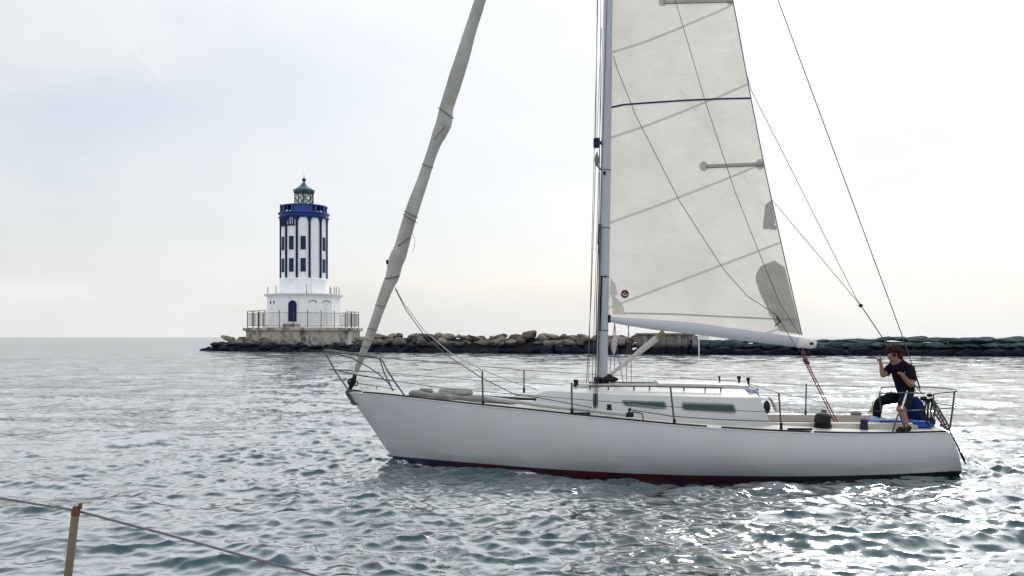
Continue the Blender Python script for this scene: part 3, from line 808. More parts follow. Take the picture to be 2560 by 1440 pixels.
# deck with cockpit well
CU0, CU1, CW = 5.55, 7.62, 0.62
def zd(u, y):
    b = hb(u); return zs(u) + 0.05 * (1 - min(1, (y / b) ** 2)) - 0.004
du = sorted(set([round(q, 3) for q in US] + [CU0, CU1]))
ys_n = 4
def yrow(u):
    b = hb(u); c = min(CW, .68 * b)
    return [-b + (b - c) * i / ys_n for i in range(ys_n)] + [-c + 2 * c * i / 6 for i in range(7)] + [c + (b - c) * (i + 1) / ys_n for i in range(ys_n)]
mb = MB(); rows = [[(u, y, zd(u, y)) for y in yrow(u)] for u in du]
vs = [p for r_ in rows for p in r_]; nn = len(rows[0]); fs = []
for i in range(len(rows) - 1):
    for k in range(nn - 1):
        if CU0 - .001 <= du[i] and du[i + 1] <= CU1 + .001 and ys_n <= k < ys_n + 6: continue
        fs.append((i * nn + k, i * nn + k + 1, (i + 1) * nn + k + 1, (i + 1) * nn + k))
mb.add(vs, fs).build('deck', m_deck, BOAT)
# cockpit: seats, footwell, coaming
mb = MB(); cz = zs(6.5); zseat, zfl = cz - .10, cz - .48
prof = [(-CW - .05, cz + .09), (-CW + .03, cz + .10), (-CW + .05, zseat), (-.28, zseat), (-.26, zfl), (.26, zfl), (.28, zseat), (CW - .05, zseat), (CW - .03, cz + .10), (CW + .05, cz + .09), (CW + .09, cz - .02)]
prof = [(-CW - .09, cz - .02)] + prof
mb.loft([[(u, y, z) for y, z in prof] for u in (CU0 - .02, CU1 + .02)])
mb.box((CU1 + .05, 0, cz - .14), (.08, 2 * CW + .1, .42))
mb.build('cockpit', m_cream, BOAT, bevel=.01)
# toe rails
for sgn in (-1, 1):
    segs = [(-.45, 4.62), (4.82, 6.05), (6.10, UA - .05)] if sgn < 0 else [(-.45, UA - .05)]
    for a, b in segs:
        pts = [(u, sgn * (hb(u) - .02), zs(u) + .008) for u in np.linspace(a, b, 30)]
        MB().tube(pts, .016, 6, flat=1.0).build('toe_rail', m_rail, BOAT)
        pts = [(u, sgn * (hb(u) + .004), zs(u) - .028) for u in np.linspace(a, b, 30)]
    MB().tube([(u, sgn * (hb(u) - .002), zs(u) - .012) for u in np.linspace(-.7, UA - .03, 50)], .011, 6).build('gunwale_strip', m_cabin, BOAT)
# cabin
CP = [(1336, 987, 992), (1360, 977.5, 994), (1384, 975.5, 997), (1440, 979, 1004), (1540, 984, 1020), (1640, 986.5, 1030), (1720, 989, 1038), (1800, 990.5, 1043), (1860, 991.5, 1046), (1893, 991, 1049)]
def roof_h(u):
    return interp(u, RH)
RH = []
for px, pf, pr in ((1336, 987, 985), (1360, 977.5, 973), (1384, 975.5, 966.5), (1440, 979, 963.5), (1540, 984, 961), (1640, 986.5, 960), (1720, 989, 961), (1860, 991.5, 964), (1893, 991, 966)):
    a_ = B(px, pf, -.62); b_2 = B(px, pr, -.1); RH.append((a_.x, max(.004, b_2.z - a_.z)))
secs = []; CAB = []
for i, (px, pf, pb) in enumerate(CP):
    u = B(px, pf, -.65).x
    wf = interp(u, [(1.0, .22), (1.6, .42), (2.4, .60), (3.4, .68), (4.6, .70), (6.5, .66)])
    zf = B(px, pf, -wf).z; h = roof_h(u)
    wb = wf + interp(u, [(0.8, .06), (2, .12), (6, .12)]); zb = zd(u, wb) - .03
    ks = .24 * max(0, (u - 5.2)) / max(.01, B(1893, 991, -.65).x - 5.2)
    q = [(-wb, zb), (-(wf + .025), zf - .05), (-(wf + .008), zf - .014), (-wf + .02, zf)]
    q += [(-wf * t, zf + h * (1 - t ** 2)) for t in (.82, .6, .3)]
    q = q + [(0, zf + h)] + [(-y, z) for y, z in q[::-1]]
    secs.append([(u + ks * (zf + .05 - z) / .3 * .45, y, z) for y, z in q]); CAB.append((u, wf, zf, wb, zb))
cabin = MB().loft(secs, cap1=True, cap0=True).build('cabin', m_cabin, BOAT, smooth=32)
def cab(u):
    return [interp(u, [(c[0], c[k]) for c in CAB]) for k in range(1, 5)]
def wall(px, py, proud=0.0):
    y = -.75
    for _ in range(10):
        p = B(px, py, y); wf, zf, wb, zb = cab(p.x)
        t = (p.z - (zf - .05)) / (zb - (zf - .05)); y = -((wf + .025) + (wb - wf - .025) * max(-.2, min(1.1, t))) - proud
    return B(px, py, y)
m_wframe = mat('window_frame_grey', (0.16, 0.19, 0.18), 0.4, var=0.15)
m_wpane = mat('green_tinted_pane', (0.013, 0.040, 0.037), 0.08, var=0.4, scale=4)
m_reflect = mat('reflection_streak', (0.26, 0.33, 0.31), .4)
def rounded(poly, r=.3, k=4):
    out = []; n = len(poly)
    for i in range(n):
        a, b, c = Vector(poly[i - 1]), Vector(poly[i]), Vector(poly[(i + 1) % n])
        la, lc_ = (a - b).length, (c - b).length; rr = min(r, la * .45, lc_ * .45)
        p0, p1 = b + (a - b).normalized() * rr, b + (c - b).normalized() * rr
        for j in range(k + 1):
            t = j / k; out.append((1 - t) ** 2 * p0 + 2 * t * (1 - t) * b + t * t * p1)
    return out
for poly in ([(1553, 1000), (1664, 1004), (1667, 1021), (1640, 1021.5), (1562, 1013)], [(1703, 1005), (1835, 1010), (1841, 1031), (1830, 1032.5), (1707, 1024)]):
    cx_ = sum(p[0] for p in poly) / len(poly); cy_ = sum(p[1] for p in poly) / len(poly)
    w_ = MB().plate([wall(p.x, p.y, .004) for p in rounded(poly, 6)], (0, -1, .12), .010).build('window', m_wframe, cabin)
    inner = [(cx_ + (x - cx_) * (1 - 3.2 / abs(x - cx_)) if abs(x - cx_) > 8 else x, cy_ + (y - cy_) * .66) for x, y in poly]
    MB().plate([wall(p.x, p.y, .0155) for p in rounded(inner, 5)], (0, -1, .12), .004).build('pane', m_wpane, w_)
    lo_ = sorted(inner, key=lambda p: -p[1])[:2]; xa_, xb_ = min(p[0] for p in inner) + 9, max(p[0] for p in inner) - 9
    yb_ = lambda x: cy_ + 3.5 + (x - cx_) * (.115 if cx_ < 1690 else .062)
    MB().tube([wall(x, yb_(x), .021) for x in np.linspace(xa_, xb_, 8)], [.003] + [.005] * 6 + [.003], 6).build('pane_reflection', m_reflect, w_)  # pale streak low on the pane: a reflection modelled as a coloured strip
# sliding hatch, handrails, roof lines
def roof_z(u, y):
    wf, zf, wb, zb = cab(u); h = roof_h(u)
    return zf + h * (1 - min(1, abs(y) / wf) ** 2)
u0, u1 = B(1640, 960, 0).x, B(1860, 960, 0).x
mb = MB()
mb.loft([[(u, y, roof_z(u, 0) + dz) for y, dz in ((-.33, -.05), (-.33, .015), (-.28, .035), (0, .045), (.28, .035), (.33, .015), (.33, -.05))] for u in np.linspace(u0, u1, 6)], cap0=True, cap1=True)
mb.build('companionway_hatch', m_cabin, cabin)
def handrail(pts, feet, r=.012):
    mb = MB().tube(pts, r, 6)
    for p in feet: mb.tube([p, Vector(p) - Vector((0, 0, .07))], r * .9, 6)
    return mb.build('handrail', m_steel, cabin)
def onroof(px, y, dz): u = B(px, 975, y).x; return Vector((u, y, roof_z(u, y) + dz))
hp = [onroof(px, -.52, .055) for px in range(1472, 1812, 24)]
handrail(hp, [onroof(px, -.52, .055) for px in (1475, 1521, 1585, 1624, 1710, 1763, 1802)])
handrail([onroof(px, .52, .055) for px in range(1472, 1812, 24)], [onroof(px, .52, .055) for px in (1475, 1560, 1640, 1720, 1802)])
mb = MB()
for y in (-.30, -.22): mb.tube([onroof(px, y, .02) for px in range(1432, 1860, 30)], .007, 5)
mb.build('control_line', m_greyrope, BOAT)
# companionway opening on the aft face
ua, wfa, zfa, wba, zba = CAB[-1]
MB().plate([(ua + .17, -.27, zba + .02), (ua + .17, .27, zba + .02), (ua + .06, .29, zfa + .04), (ua + .06, -.29, zfa + .04)], (1, 0, .3), .03).build('companionway', m_black, cabin)

# mast
mb_, mt_ = B(1505, 953, 0), B(1521.5, 0, 0)
md = (mt_ - mb_); md = md / md.z
mast_top = mb_ + md * 10.2
mast = MB().tube([mb_ + md * z for z in (-.02, 1.0, 3.0, 5.6, 8.0, 10.2)], [.083, .082, .078, .066, .06, .05], 20, flat=.66, side=(1, 0, 0)).build('mast', m_alu, BOAT)
def mpt(py, dx=0.0, y=0.0):
    """point beside the mast at photo height py, dx metres aft of its centre line"""
    p = B(1505 + (953 - py) * 16.5 / 953, py, 0); return p + Vector((dx, y, 0))
def msec(py): return interp(mpt(py).z - mb_.z, [(0, .083), (1, .082), (3, .078), (5.6, .066), (8, .06), (10.2, .05)])
mb = MB().lathe([(.14, 0), (.14, .015), (.11, .03), (.10, .06)], 20)
mb.v = [(x + mb_.x, y + mb_.y, z + roof_z(mb_.x, 0)) for x, y, z in mb.v]
mb.build('mast_collar', m_black, mast)
for py in (425, 570, 692, 826):
    MB().tube([mpt(py + 1.2), mpt(py - 1.2)], msec(py) + .004, 16, flat=.68, side=(1, 0, 0)).build('mast_band', m_steel, mast)
MB().box(mpt(357, -.145, 0), (.10, .12, .14)).box(mpt(357, -.09, 0), (.06, .05, .05)).build('steaming_light', m_navyc, mast, bevel=.012)
MB().ell(mpt(400, -.14, -.02), (.035, .04, .10), 12, 8).tube([mpt(380, -.135, -.02), mpt(395, -.14, -.02)], .01, 6).tube([mpt(412, -.14, 0), mpt(424, -.07, 0)], .014, 6).build('deck_light', m_greyc, mast)
MB().tube([mpt(437, -.02, -.05), mpt(431, -.02, -.075)], .02, 8).build('halyard_exit', m_black, mast)
MB().tube([mpt(690, -.035, -.062), mpt(826, -.05, -.062)], .013, 6).tube([mpt(694, .02, -.05), mpt(690, .02, -.06)], .014, 6).build('pole_track', m_black, mast)
mb = MB()
for k in range(9):
    a = k * .7
    mb.ell(mb_ + Vector((.05 + .14 * math.cos(a), -.13 + .09 * math.sin(a * 1.7), .035 + .02 * math.sin(a * 3))), (.055, .04, .03), 8, 5, .2, k)
mb.build('turning_block', m_black, mast)
mb = MB().tube([mpt(560, -msec(560) - .01, -.03), mpt(612, -msec(612) - .015, -.03)], .014, 6).ell(mpt(574, -msec(570), -.03), (.022, .022, .03), 8, 5)
mb.build('shackle', m_black, mast)

# spreaders above the frame, shrouds and stays
sp_z = B(1510, -420, 0)
for s in (-1, 1):
    MB().tube([sp_z + Vector((0, s * .05, 0)), sp_z + Vector((.10, s * .78, .04))], [.03, .018], 8).build('spreader', m_alu, mast)
def line(name, pts, w, m=None, n=5, parent=None):
    """a thin line through photo points (px, py, y); w = its width in photo pixels"""
    P = [B(*p) for p in pts]
    Yd = BW(P[0]).y
    return MB().tube(P, w * .88 * Yd / F / 2, n).build(name, m or m_wire, parent or BOAT)
tip_p = sp_z + Vector((.10, -.78, .04)); tip_s = sp_z + Vector((.10, .78, .04))
chain_p, chain_s = B(1487, 1021, -.98), B(1480, 978, .98)
def tl(name, a, b, r, m=None): return MB().tube([a, b], r, 5).build(name, m or m_wire, BOAT)
lower_p = mpt(345, 0, -.06)
tl('shroud', tip_p, chain_p, .0055); tl('shroud', mast_top, tip_p, .005)
tl('shroud', tip_s, chain_s, .0055); tl('shroud', mast_top, tip_s, .005)
tl('shroud', sp_z + Vector((-.03, -.05, -.1)), chain_p + Vector((.04, 0, 0)), .005)
tl('shroud', sp_z + Vector((-.03, .05, -.1)), B(1471, 955, .95), .005)
mb = MB()
for px in (1484.5, 1491):
    mb.tube([B(px, 966, -.97), B(px + .5, 984, -.98)], .006, 5)
    mb.tube([B(px + .5, 984, -.98), B(px, 1012, -.98)], .016, 6)
    mb.tube([B(px, 1012, -.98), B(1487, 1022, -.98)], .012, 6)
mb.build('turnbuckle', m_steel, BOAT)
line('halyard', [(1493.5, -500, -.04), (1493, 0, -.04), (1489, 345, -.03), (1487.5, 372, -.03)], 2.2)
line('halyard', [(1504, 70, .05), (1498, 200, .05), (1492, 345, .05)], 1.6)
line('halyard', [(1488, 412, -.05), (1486, 500, -.08), (1478, 740, -.35), (1466, 958, -.6)], 2.2)
line('halyard', [(1499, 430, -.08), (1496, 600, -.08), (1491, 760, -.08), (1489, 960, -.10)], 3.0, m_black)
line('halyard', [(1503, 560, -.09), (1499, 700, -.09), (1497, 900, -.09), (1494, 945, -.09)], 3.2, m_rope)

# boom, vang
BT = [(1526, 798, 7), (1560, 803, 9.5), (1640, 812, 13), (1740, 822, 14.5), (1850, 837, 14), (1940, 848, 13.2), (1996, 855, 12.8)]
P = [B(x, y, 0) for x, y, _ in BT]; RB = [w * BW(p).y / F for (_, _, w), p in zip(BT, P)]
boom = MB().tube(smooth_line(P, 4), [np.interp(i / 4, range(len(RB)), RB) for i in range(4 * (len(RB) - 1) + 1)], 18, flat=.62, side=(0, 0, 1)).build('boom', m_boom, BOAT)
Pe = [B(1994, 855, 0), B(2000, 856, 0), B(2030, 860, 0), B(2040, 861.5, 0)]
MB().tube(Pe, [.083, .086, .072, .052], 16, flat=.64, side=(0, 0, 1)).build('boom_end', weathered('weathered_end_cap', (0.62, 0.61, 0.58), (0.25, 0.24, 0.22), .55), boom)
MB().ell(B(2029, 859, -.05), (.03, .012, .022), 10, 6).build('sheave', m_black, boom)
MB().box(B(1523, 797, 0), (.05, .06, .12)).tube([B(1518, 797, 0), B(1532, 799, 0)], .025, 8).build('gooseneck', m_black, boom, bevel=.008)
V0, V1 = B(1522, 940, 0), B(1655, 835, 0)
vang = MB().tube([V0, V0.lerp(V1, .25), V0.lerp(V1, .55), V0.lerp(V1, .56), V0.lerp(V1, .93)], [.022, .030, .038, .046, .050], 12).build('boom_vang', mat('vang_tube', (0.42, 0.40, 0.38), .5, var=.15), BOAT)
MB().tube([V0.lerp(V1, .90), V1 + (V1 - V0) * .04], [.052, .045], 10).build('end_fitting', mat('brass_fitting', (0.16, 0.14, 0.06), .5, metal=.3), vang)
MB().ell(V0, (.06, .04, .035), 10, 6).build('heel_fitting', m_black, vang)
# tack lines hanging under the gooseneck
for a in ([(1537, 808, 0), (1530, 850, .02), (1524, 940, .05)], [(1536, 808, .03), (1537, 860, .03), (1536, 930, .05)], [(1537, 810, .05), (1545, 890, .08), (1558, 955, .1)], [(1572, 812, .1), (1568, 880, .15), (1566, 955, .2)], [(1570, 815, .12), (1578, 900, .2), (1578, 955, .25)]):
    line('tack_line', a, 2.0, m_rope)
mb = MB().tube([B(1536, 838, .03), B(1536, 848, .03), B(1534, 872, .03), B(1535, 886, .03)], [.02, .045, .04, .01], 8)
mb.build('rope_coil', m_greyrope, BOAT)

# mainsail
LEECH = [(2006, 838), (1952, 600), (1911, 412), (1878, 245), (1833, 0), (1750, -330), (1645, -680), (1560, -930)]
lee = [B(x, y, 0) for x, y in LEECH]
luffA, luffB = B(1523, 789, 0), B(1548, -930, 0)
def luff_u(z): return luffA.x + (luffB.x - luffA.x) * (z - luffA.z) / (luffB.z - luffA.z) - .012
lz_tab = [(p.z, p.x) for p in lee]
def leech_u(z): return interp(z, lz_tab)
def foot_z(a): return luffA.z + (lee[0].z - luffA.z) * a - .04 * math.sin(math.pi * a)
def sail_y(u, z):
    l, e = luff_u(z), leech_u(max(z, lee[0].z)); a = max(0, min(1, (u - l) / max(.05, e - l)))
    zf = foot_z(a); k = max(0, min(1, (z - zf) / 1.6)); k = k * k * (3 - 2 * k)
    wr = .012 * math.sin(z * 5.0 + u * 1.3) * math.sin(u * 2.1 + 1) * k + .02 * k * noise.noise(Vector((u * 1.2, 0, z * .8)))
    return (e - l) * 0.11 * 3.2 * a * (1 - a) ** .8 * (1 - .35 * a) * (.25 + .75 * k) + wr * min(1, 6 * a * (1 - a) + .1)
def on_sail(px, py, off=0.0):
    y = .05
    for _ in range(14):
        p = B(px, py, y); y = sail_y(p.x, p.z)
    p = B(px, py, y); return Vector((p.x, p.y + off, p.z))
NB, NA = 120, 50; rows = []
for j in range(NB + 1):
    b = j / NB; row = []
    zl = luffA.z + (luffB.z - luffA.z) * b; ze = lee[0].z + (lee[-1].z - lee[0].z) * b
    for i in range(NA + 1):
        a = i / NA; z = zl + (ze - zl) * a - (.04 * math.sin(math.pi * a) * max(0, 1 - b * 12))
        ua_, ub_ = luff_u(zl), leech_u(ze)
        u = ua_ + (ub_ - ua_) * a
        row.append((u, sail_y(u, z), z))
    rows.append(row)
def sail_mat(name, c, tr, seams=None):
    m = bpy.data.materials.new(name); m.use_nodes = True
    nt = m.node_tree; nt.nodes.remove(nt.nodes['Principled BSDF']); out = nt.nodes['Material Output']; L = nt.links.new
    t = nnew(m, 'ShaderNodeTexCoord')
    n = nnew(m, 'ShaderNodeTexNoise'); n.inputs['Scale'].default_value = 1.6; n.inputs['Detail'].default_value = 8; n.inputs['Roughness'].default_value = .62
    L(t.outputs['Object'], n.inputs['Vector'])
    r = nnew(m, 'ShaderNodeValToRGB'); e = r.color_ramp.elements; e[0].position, e[1].position = .3, .7
    e[0].color = (*[q * .90 for q in c], 1); e[1].color = (*[min(1, q * 1.05) for q in c], 1); L(n.outputs['Fac'], r.inputs['Fac'])
    colr = r.outputs['Color']
    if seams:
        slope, spacing, phase = seams
        sp = nnew(m, 'ShaderNodeSeparateXYZ'); L(t.outputs['Object'], sp.inputs[0])
        a = nnew(m, 'ShaderNodeMath', operation='MULTIPLY_ADD'); L(sp.outputs['X'], a.inputs[0]); a.inputs[1].default_value = -slope; L(sp.outputs['Z'], a.inputs[2])
        b = nnew(m, 'ShaderNodeMath', operation='ADD'); L(a.outputs[0], b.inputs[0]); b.inputs[1].default_value = -phase
        w = nnew(m, 'ShaderNodeMath', operation='PINGPONG'); L(b.outputs[0], w.inputs[0]); w.inputs[1].default_value = spacing / 2
        mr = nnew(m, 'ShaderNodeMapRange', clamp=True); L(w.outputs[0], mr.inputs[0]); mr.inputs[1].default_value = .014; mr.inputs[2].default_value = .024; mr.inputs[3].default_value = .50; mr.inputs[4].default_value = 0
        mx = nnew(m, 'ShaderNodeMix', data_type='RGBA'); L(mr.outputs[0], mx.inputs['Factor']); L(colr, mx.inputs['A']); mx.inputs['B'].default_value = (.22, .22, .22, 1)
        colr = mx.outputs['Result']
    d = nnew(m, 'ShaderNodeBsdfDiffuse'); tl_ = nnew(m, 'ShaderNodeBsdfTranslucent'); mix = nnew(m, 'ShaderNodeMixShader')
    L(colr, d.inputs['Color']); L(colr, tl_.inputs['Color']); mix.inputs[0].default_value = tr
    bp = nnew(m, 'ShaderNodeBump'); bp.inputs['Strength'].default_value = .8; bp.inputs['Distance'].default_value = .04
    n2 = nnew(m, 'ShaderNodeTexNoise'); n2.inputs['Scale'].default_value = 4.5; n2.inputs['Detail'].default_value = 5; n2.inputs['Distortion'].default_value = .8
    L(t.outputs['Object'], n2.inputs['Vector']); L(n2.outputs['Fac'], bp.inputs['Height']); L(bp.outputs[0], d.inputs['Normal'])
    L(d.outputs[0], mix.inputs[1]); L(tl_.outputs[0], mix.inputs[2]); L(mix.outputs[0], out.inputs['Surface'])
    return m
sA, sB = on_sail(1530, 555), on_sail(1905, 410)
slope = (sB.z - sA.z) / (sB.x - sA.x); spacing = (on_sail(1530, 343).z - sA.z)
m_sail = sail_mat('sailcloth', (0.75, 0.72, 0.665), .48, (slope, spacing, sA.z - slope * sA.x))
m_patch = sail_mat('doubled_sailcloth', (0.46, 0.445, 0.42), .33)
sail = MB().loft(rows).build('mainsail', m_sail, BOAT, smooth=80)
def patch(name, poly, m, off=-.007, sub=True, parent=None):
    """cloth piece lying on the sail, outline in photo pixels"""
    bm = bmesh.new(); vs = [bm.verts.new((x, y, 0)) for x, y in poly]; bm.faces.new(vs)
    bmesh.ops.triangulate(bm, faces=bm.faces)
    for _ in range(3):
        es = [e for e in bm.edges if e.calc_length() > 12]
        if es: bmesh.ops.subdivide_edges(bm, edges=es, cuts=1)
        bmesh.ops.triangulate(bm, faces=[f for f in bm.faces if len(f.verts) > 3])
    bm.verts.ensure_lookup_table()
    mb = MB(); mb.add([on_sail(v.co.x, v.co.y, off) for v in bm.verts], [tuple(v.index for v in f.verts) for f in bm.faces]); bm.free()
    return mb.build(name, m, parent or sail, smooth=80)
patch('clew_patch', [(2003, 836), (1950, 828), (1938, 810), (1922, 778), (1900, 735), (1889, 702), (1890, 685), (1902, 665), (1935, 651), (1961, 668)], m_patch)
patch('reef_patch', [(1928, 500), (1913, 512), (1906, 572), (1942, 575)], m_patch)
m_patch2 = sail_mat('tack_cloth', (0.62, 0.60, 0.52), .3)
patch('tack_patch', [(1532, 786), (1530, 740), (1545, 748), (1558, 765), (1563, 787)], m_patch2)
patch('luff_cover', [(1524, 735), (1527, 695), (1538, 712), (1543, 735), (1535, 745)], m_patch2, off=-.05)
def strip(name, pts, w, m, off=-.010, parent=None, k=6):
    """narrow band sewn on the sail through photo points, w pixels wide"""
    P = []
    for (x0, y0), (x1, y1) in zip(pts, pts[1:]):
        for j in range(k): P.append((x0 + (x1 - x0) * j / k, y0 + (y1 - y0) * j / k))
    P.append(pts[-1])
    secs = []
    for i, (x, y) in enumerate(P):
        a, b = P[max(0, i - 1)], P[min(len(P) - 1, i + 1)]; dx, dy = b[0] - a[0], b[1] - a[1]; l = math.hypot(dx, dy); nx, ny = -dy / l * w / 2, dx / l * w / 2
        secs.append([on_sail(x + nx, y + ny, off), on_sail(x - nx, y - ny, off)])
    return MB().loft(secs).build(name, m, parent or sail, smooth=80)
m_navyband = mat('navy_band', (0.012, 0.010, 0.06), .7)
strip('draft_stripe', [(1527, 269), (1560, 262), (1640, 256), (1720, 251), (1800, 247.5), (1877, 246)], 4.6, m_navyband)
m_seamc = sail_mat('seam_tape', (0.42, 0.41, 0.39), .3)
strip('foot_tape', [(1560, 783), (1680, 785), (1800, 791), (1930, 797), (1990, 799)], 3.6, m_seamc)
m_endc = sail_mat('batten_patch', (0.52, 0.505, 0.48), .4)
m_leech = mat('leech_tape', (0.10, 0.10, 0.11), .8)
strip('leech_tape', [(x - 1.2, y) for x, y in LEECH[:5]], 2.6, m_leech, k=14)
for poly, ends in (([(1764, 416), (1911, 410)], ((1759, 416, 11), (1900, 411, 12))), ([(1658, 6), (1832, 2)], ((1656, 5, 10), (1826, 2, 10)))):
    pk = strip('batten', poly, 9, m_seamc, off=-.014)
    strip('batten_edge', [(x, y + 4.4) for x, y in poly], 2.2, m_leech, off=-.018, parent=pk)
    for ex, ey, er in ends:
        patch('batten_end', [(min(ex + er * math.cos(a), leech_px) , ey + er * 1.15 * math.sin(a)) for leech_px in (1911 if ey > 100 else 1832,) for a in np.linspace(0, 2 * math.pi, 11)[:-1]], m_endc, off=-.010, parent=pk)
em = patch('emblem', [(1562 + 10 * math.cos(a), 735 + 10.5 * math.sin(a)) for a in np.linspace(0, 2 * math.pi, 17)[:-1]], mat('maroon_emblem', (0.045, 0.006, 0.02), .7), off=-.014)
m_pink = mat('emblem_mark', (0.55, 0.32, 0.38), .7)
strip('emblem_mark', [(1555.5, 733), (1559, 738), (1564, 739.5), (1568, 735)], 3.0, m_pink, off=-.020, parent=em, k=3)
strip('emblem_mark', [(1560, 731), (1564, 732.5)], 2.4, m_pink, off=-.020, parent=em, k=2)
MB().tube([on_sail(1936.5, 562, -.03), on_sail(1936.5, 562, .01)], .018, 12).build('reef_cringle', mat('bright_ring', (.8, .8, .8), .3), sail)
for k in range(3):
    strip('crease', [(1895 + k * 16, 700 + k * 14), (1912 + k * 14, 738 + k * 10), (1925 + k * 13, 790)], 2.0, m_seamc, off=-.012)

# furled jib: a long slightly lumpy roll on the forestay
JR = [(-930, 1496, 12), (-600, 1396, 19), (-300, 1299, 25), (0, 1200.5, 30), (87, 1173, 33), (132, 1160, 37), (175, 1146.5, 39), (227, 1130, 38), (272, 1116, 37), (293, 1113, 42), (312, 1108.5, 43), (333, 1099, 39), (352, 1090.5, 32), (371, 1083.5, 29), (399, 1074, 28), (451, 1057, 30.5), (489, 1043.5, 33), (541, 1026, 35.5), (588, 1012, 36.5), (620, 1003, 38), (640, 995.5, 43), (650, 991, 42), (662, 987, 40), (692, 980.5, 36), (714, 970.5, 32.5), (752, 956, 29), (783, 945, 26), (816, 933.5, 25), (844, 923, 24), (880, 908.5, 19), (903, 900, 17), (917, 894, 16), (930, 890.5, 11)]
pts, rad = [], []
for j in range(len(JR) - 1):
    for k in range(4):
        t = k / 4; py = JR[j][0] + (JR[j+1][0] - JR[j][0]) * t
        cx_ = interp(py, [(a, b) for a, b, c in JR]); w_ = interp(py, [(a, c) for a, b, c in JR])
        p = B(cx_, py, 0); pts.append(p); rad.append(w_ * .94 * BW(p).y / F / 2)
p = B(890, 930, 0); pts.append(p); rad.append(.03)
mb = MB(); N = 20; vs = []
for i, (p, r_) in enumerate(zip(pts, rad)):
    t = (pts[min(i + 1, len(pts) - 1)] - pts[max(i - 1, 0)]).normalized(); a1 = Vector((0, 1, 0)); a2 = t.cross(a1).normalized()
    for k in range(N):
        a = 2 * math.pi * k / N
        sp_a = a + p.z * 3.1
        f = 1 + .05 * math.exp(-((((sp_a / (2 * math.pi)) % 1) - .5) / .06) ** 2) + .035 * noise.noise(Vector((math.cos(a) * .8, math.sin(a) * .8, p.z * 2.2)))
        vs.append(p + (a2 * math.cos(a) + a1 * math.sin(a) * .85) * r_ * f)
fs = [(i * N + k, i * N + (k + 1) % N, (i + 1) * N + (k + 1) % N, (i + 1) * N + k) for i in range(len(pts) - 1) for k in range(N)]
fs += [tuple(range(N)), tuple((len(pts) - 1) * N + k for k in range(N))]
m_jib = mat('jib_cover', (0.34, 0.33, 0.305), .85, var=.26, scale=1.6, bump=.9, bscale=7, stretch=(1.5, 1.5, .8))
jib = mb.add(vs, fs).build('furled_jib', m_jib, BOAT, smooth=60)
jtab_x = [(a, b) for a, b, c in JR]; jtab_w = [(a, c) for a, b, c in JR]
def wrap(py, tilt, w=2.2):
    pts = []
    cx_, ww = interp(py, jtab_x), interp(py, jtab_w) * .5
    p0 = B(cx_, py, 0); rr = ww * BW(p0).y / F * 1.03
    for k in range(15):
        a = math.pi * (-.55 + 1.1 * k / 14)
        pts.append(B(cx_ + ww * 1.02 * math.sin(a), py + tilt * math.sin(a), -rr * .92 * math.cos(a) - .004))
    return MB().tube(pts, w * BW(p0).y / F / 2, 5).build('lashing', m_rope, jib)
for py, tilt, w in ((282, 14, 2.2), (415, 5, 1.8), (536, 9, 2.0), (546, 11, 1.8), (606, -13, 2.0), (694, -3, 3.2), (765, 3, 1.4), (330, -22, 1.4), (823, 3, 1.4), (850, 4, 1.4), (868, 3, 1.4)):
    wrap(py, tilt, w)
MB().ell(B(968, 655, -.05), (.02, .02, .04), 8, 6).build('knot', m_black, jib)
line('loose_end', [(1032, 582, -.02), (1037, 600, -.02), (1036, 618, -.02), (1030, 632, -.02)], 1.2, m_rope, parent=jib)
fd = MB().tube([B(888, 935, 0), B(886, 944, 0), B(880, 958, 0), B(874, 976, 0)], [.03, .035, .045, .025], 10)
for a in np.linspace(0, 2 * math.pi, 9)[:-1]:
    fd.tube([B(879 + 9 * math.cos(a), 955 + 8 * math.sin(a), -.05), B(879 + 9 * math.cos(a + .8), 955 + 8 * math.sin(a + .8), .03)], .016, 6)
fd.tube([B(882, 956, -.06), B(890, 952, -.06), B(895, 958, -.06), B(892, 964, -.06), B(884, 962, -.06)], .012, 6)
fd.build('furler_drum', m_black, BOAT)
MB().tube([B(870, 975, 0), B(873, 984, 0), B(880, 1000, -.01), B(887, 1012, -.02)], [.05, .055, .03, .02], 8).tube([B(877, 1006, -.03), B(885, 1012, -.05), B(892, 1010, -.05)], .014, 6).build('stem_fitting', m_wire, BOAT)

# backstay, running backstays, sheets
line('backstay', [(1535, -1130, 0), (1740, -560, 0), (1945, 0, 0), (2255, 838, 0), (2300, 972, 0)], 2.6)
line('running_backstay', [(1640, -600, .2), (1878, 225, .3), (2140, 745, .35), (2152, 764, .35)], 1.8)
line('running_backstay', [(1700, 220, .2), (1932, 502, .3), (2100, 702, .35), (2152, 764, .35)], 1.8)
line('running_backstay', [(2152, 764, .35), (2210, 850, .3), (2292, 985, .3)], 3.0)
MB().ell(B(2152, 764, .35), (.035, .02, .03), 8, 6).build('turning_block', m_black, BOAT)
MB().tube([B(2283, 915, 0), B(2288, 935, 0)], .02, 6).tube([B(2288, 935, 0), B(2300, 972, 0)], .012, 6).build('backstay_adjuster', m_black, BOAT)
def front(px, py, d=.06):
    q = on_sail(px, py); return (px, py, min(q.y - d, -.02))
line('running_backstay', [(1600, -330, -.3), front(1688, 0), front(1765, 260), front(1838, 480), front(1905, 650), front(1950, 760), (2000, 838, -.16)], 1.9)
line('running_backstay', [front(1533, 140, .04), front(1545, 178), front(1590, 290), front(1700, 505), front(1808, 672), front(1868, 740), front(1942, 788), (1972, 838, -.16), (1990, 868, -.16), (2006, 884, -.1)], 2.0)
MB().tube([front(1942, 790)[:0] or B(*front(1942, 790)), B(*front(1950, 806))], .014, 5).tube([B(*front(1938, 815)), B(*front(1952, 803))], .008, 5).build('knot', m_black, BOAT)
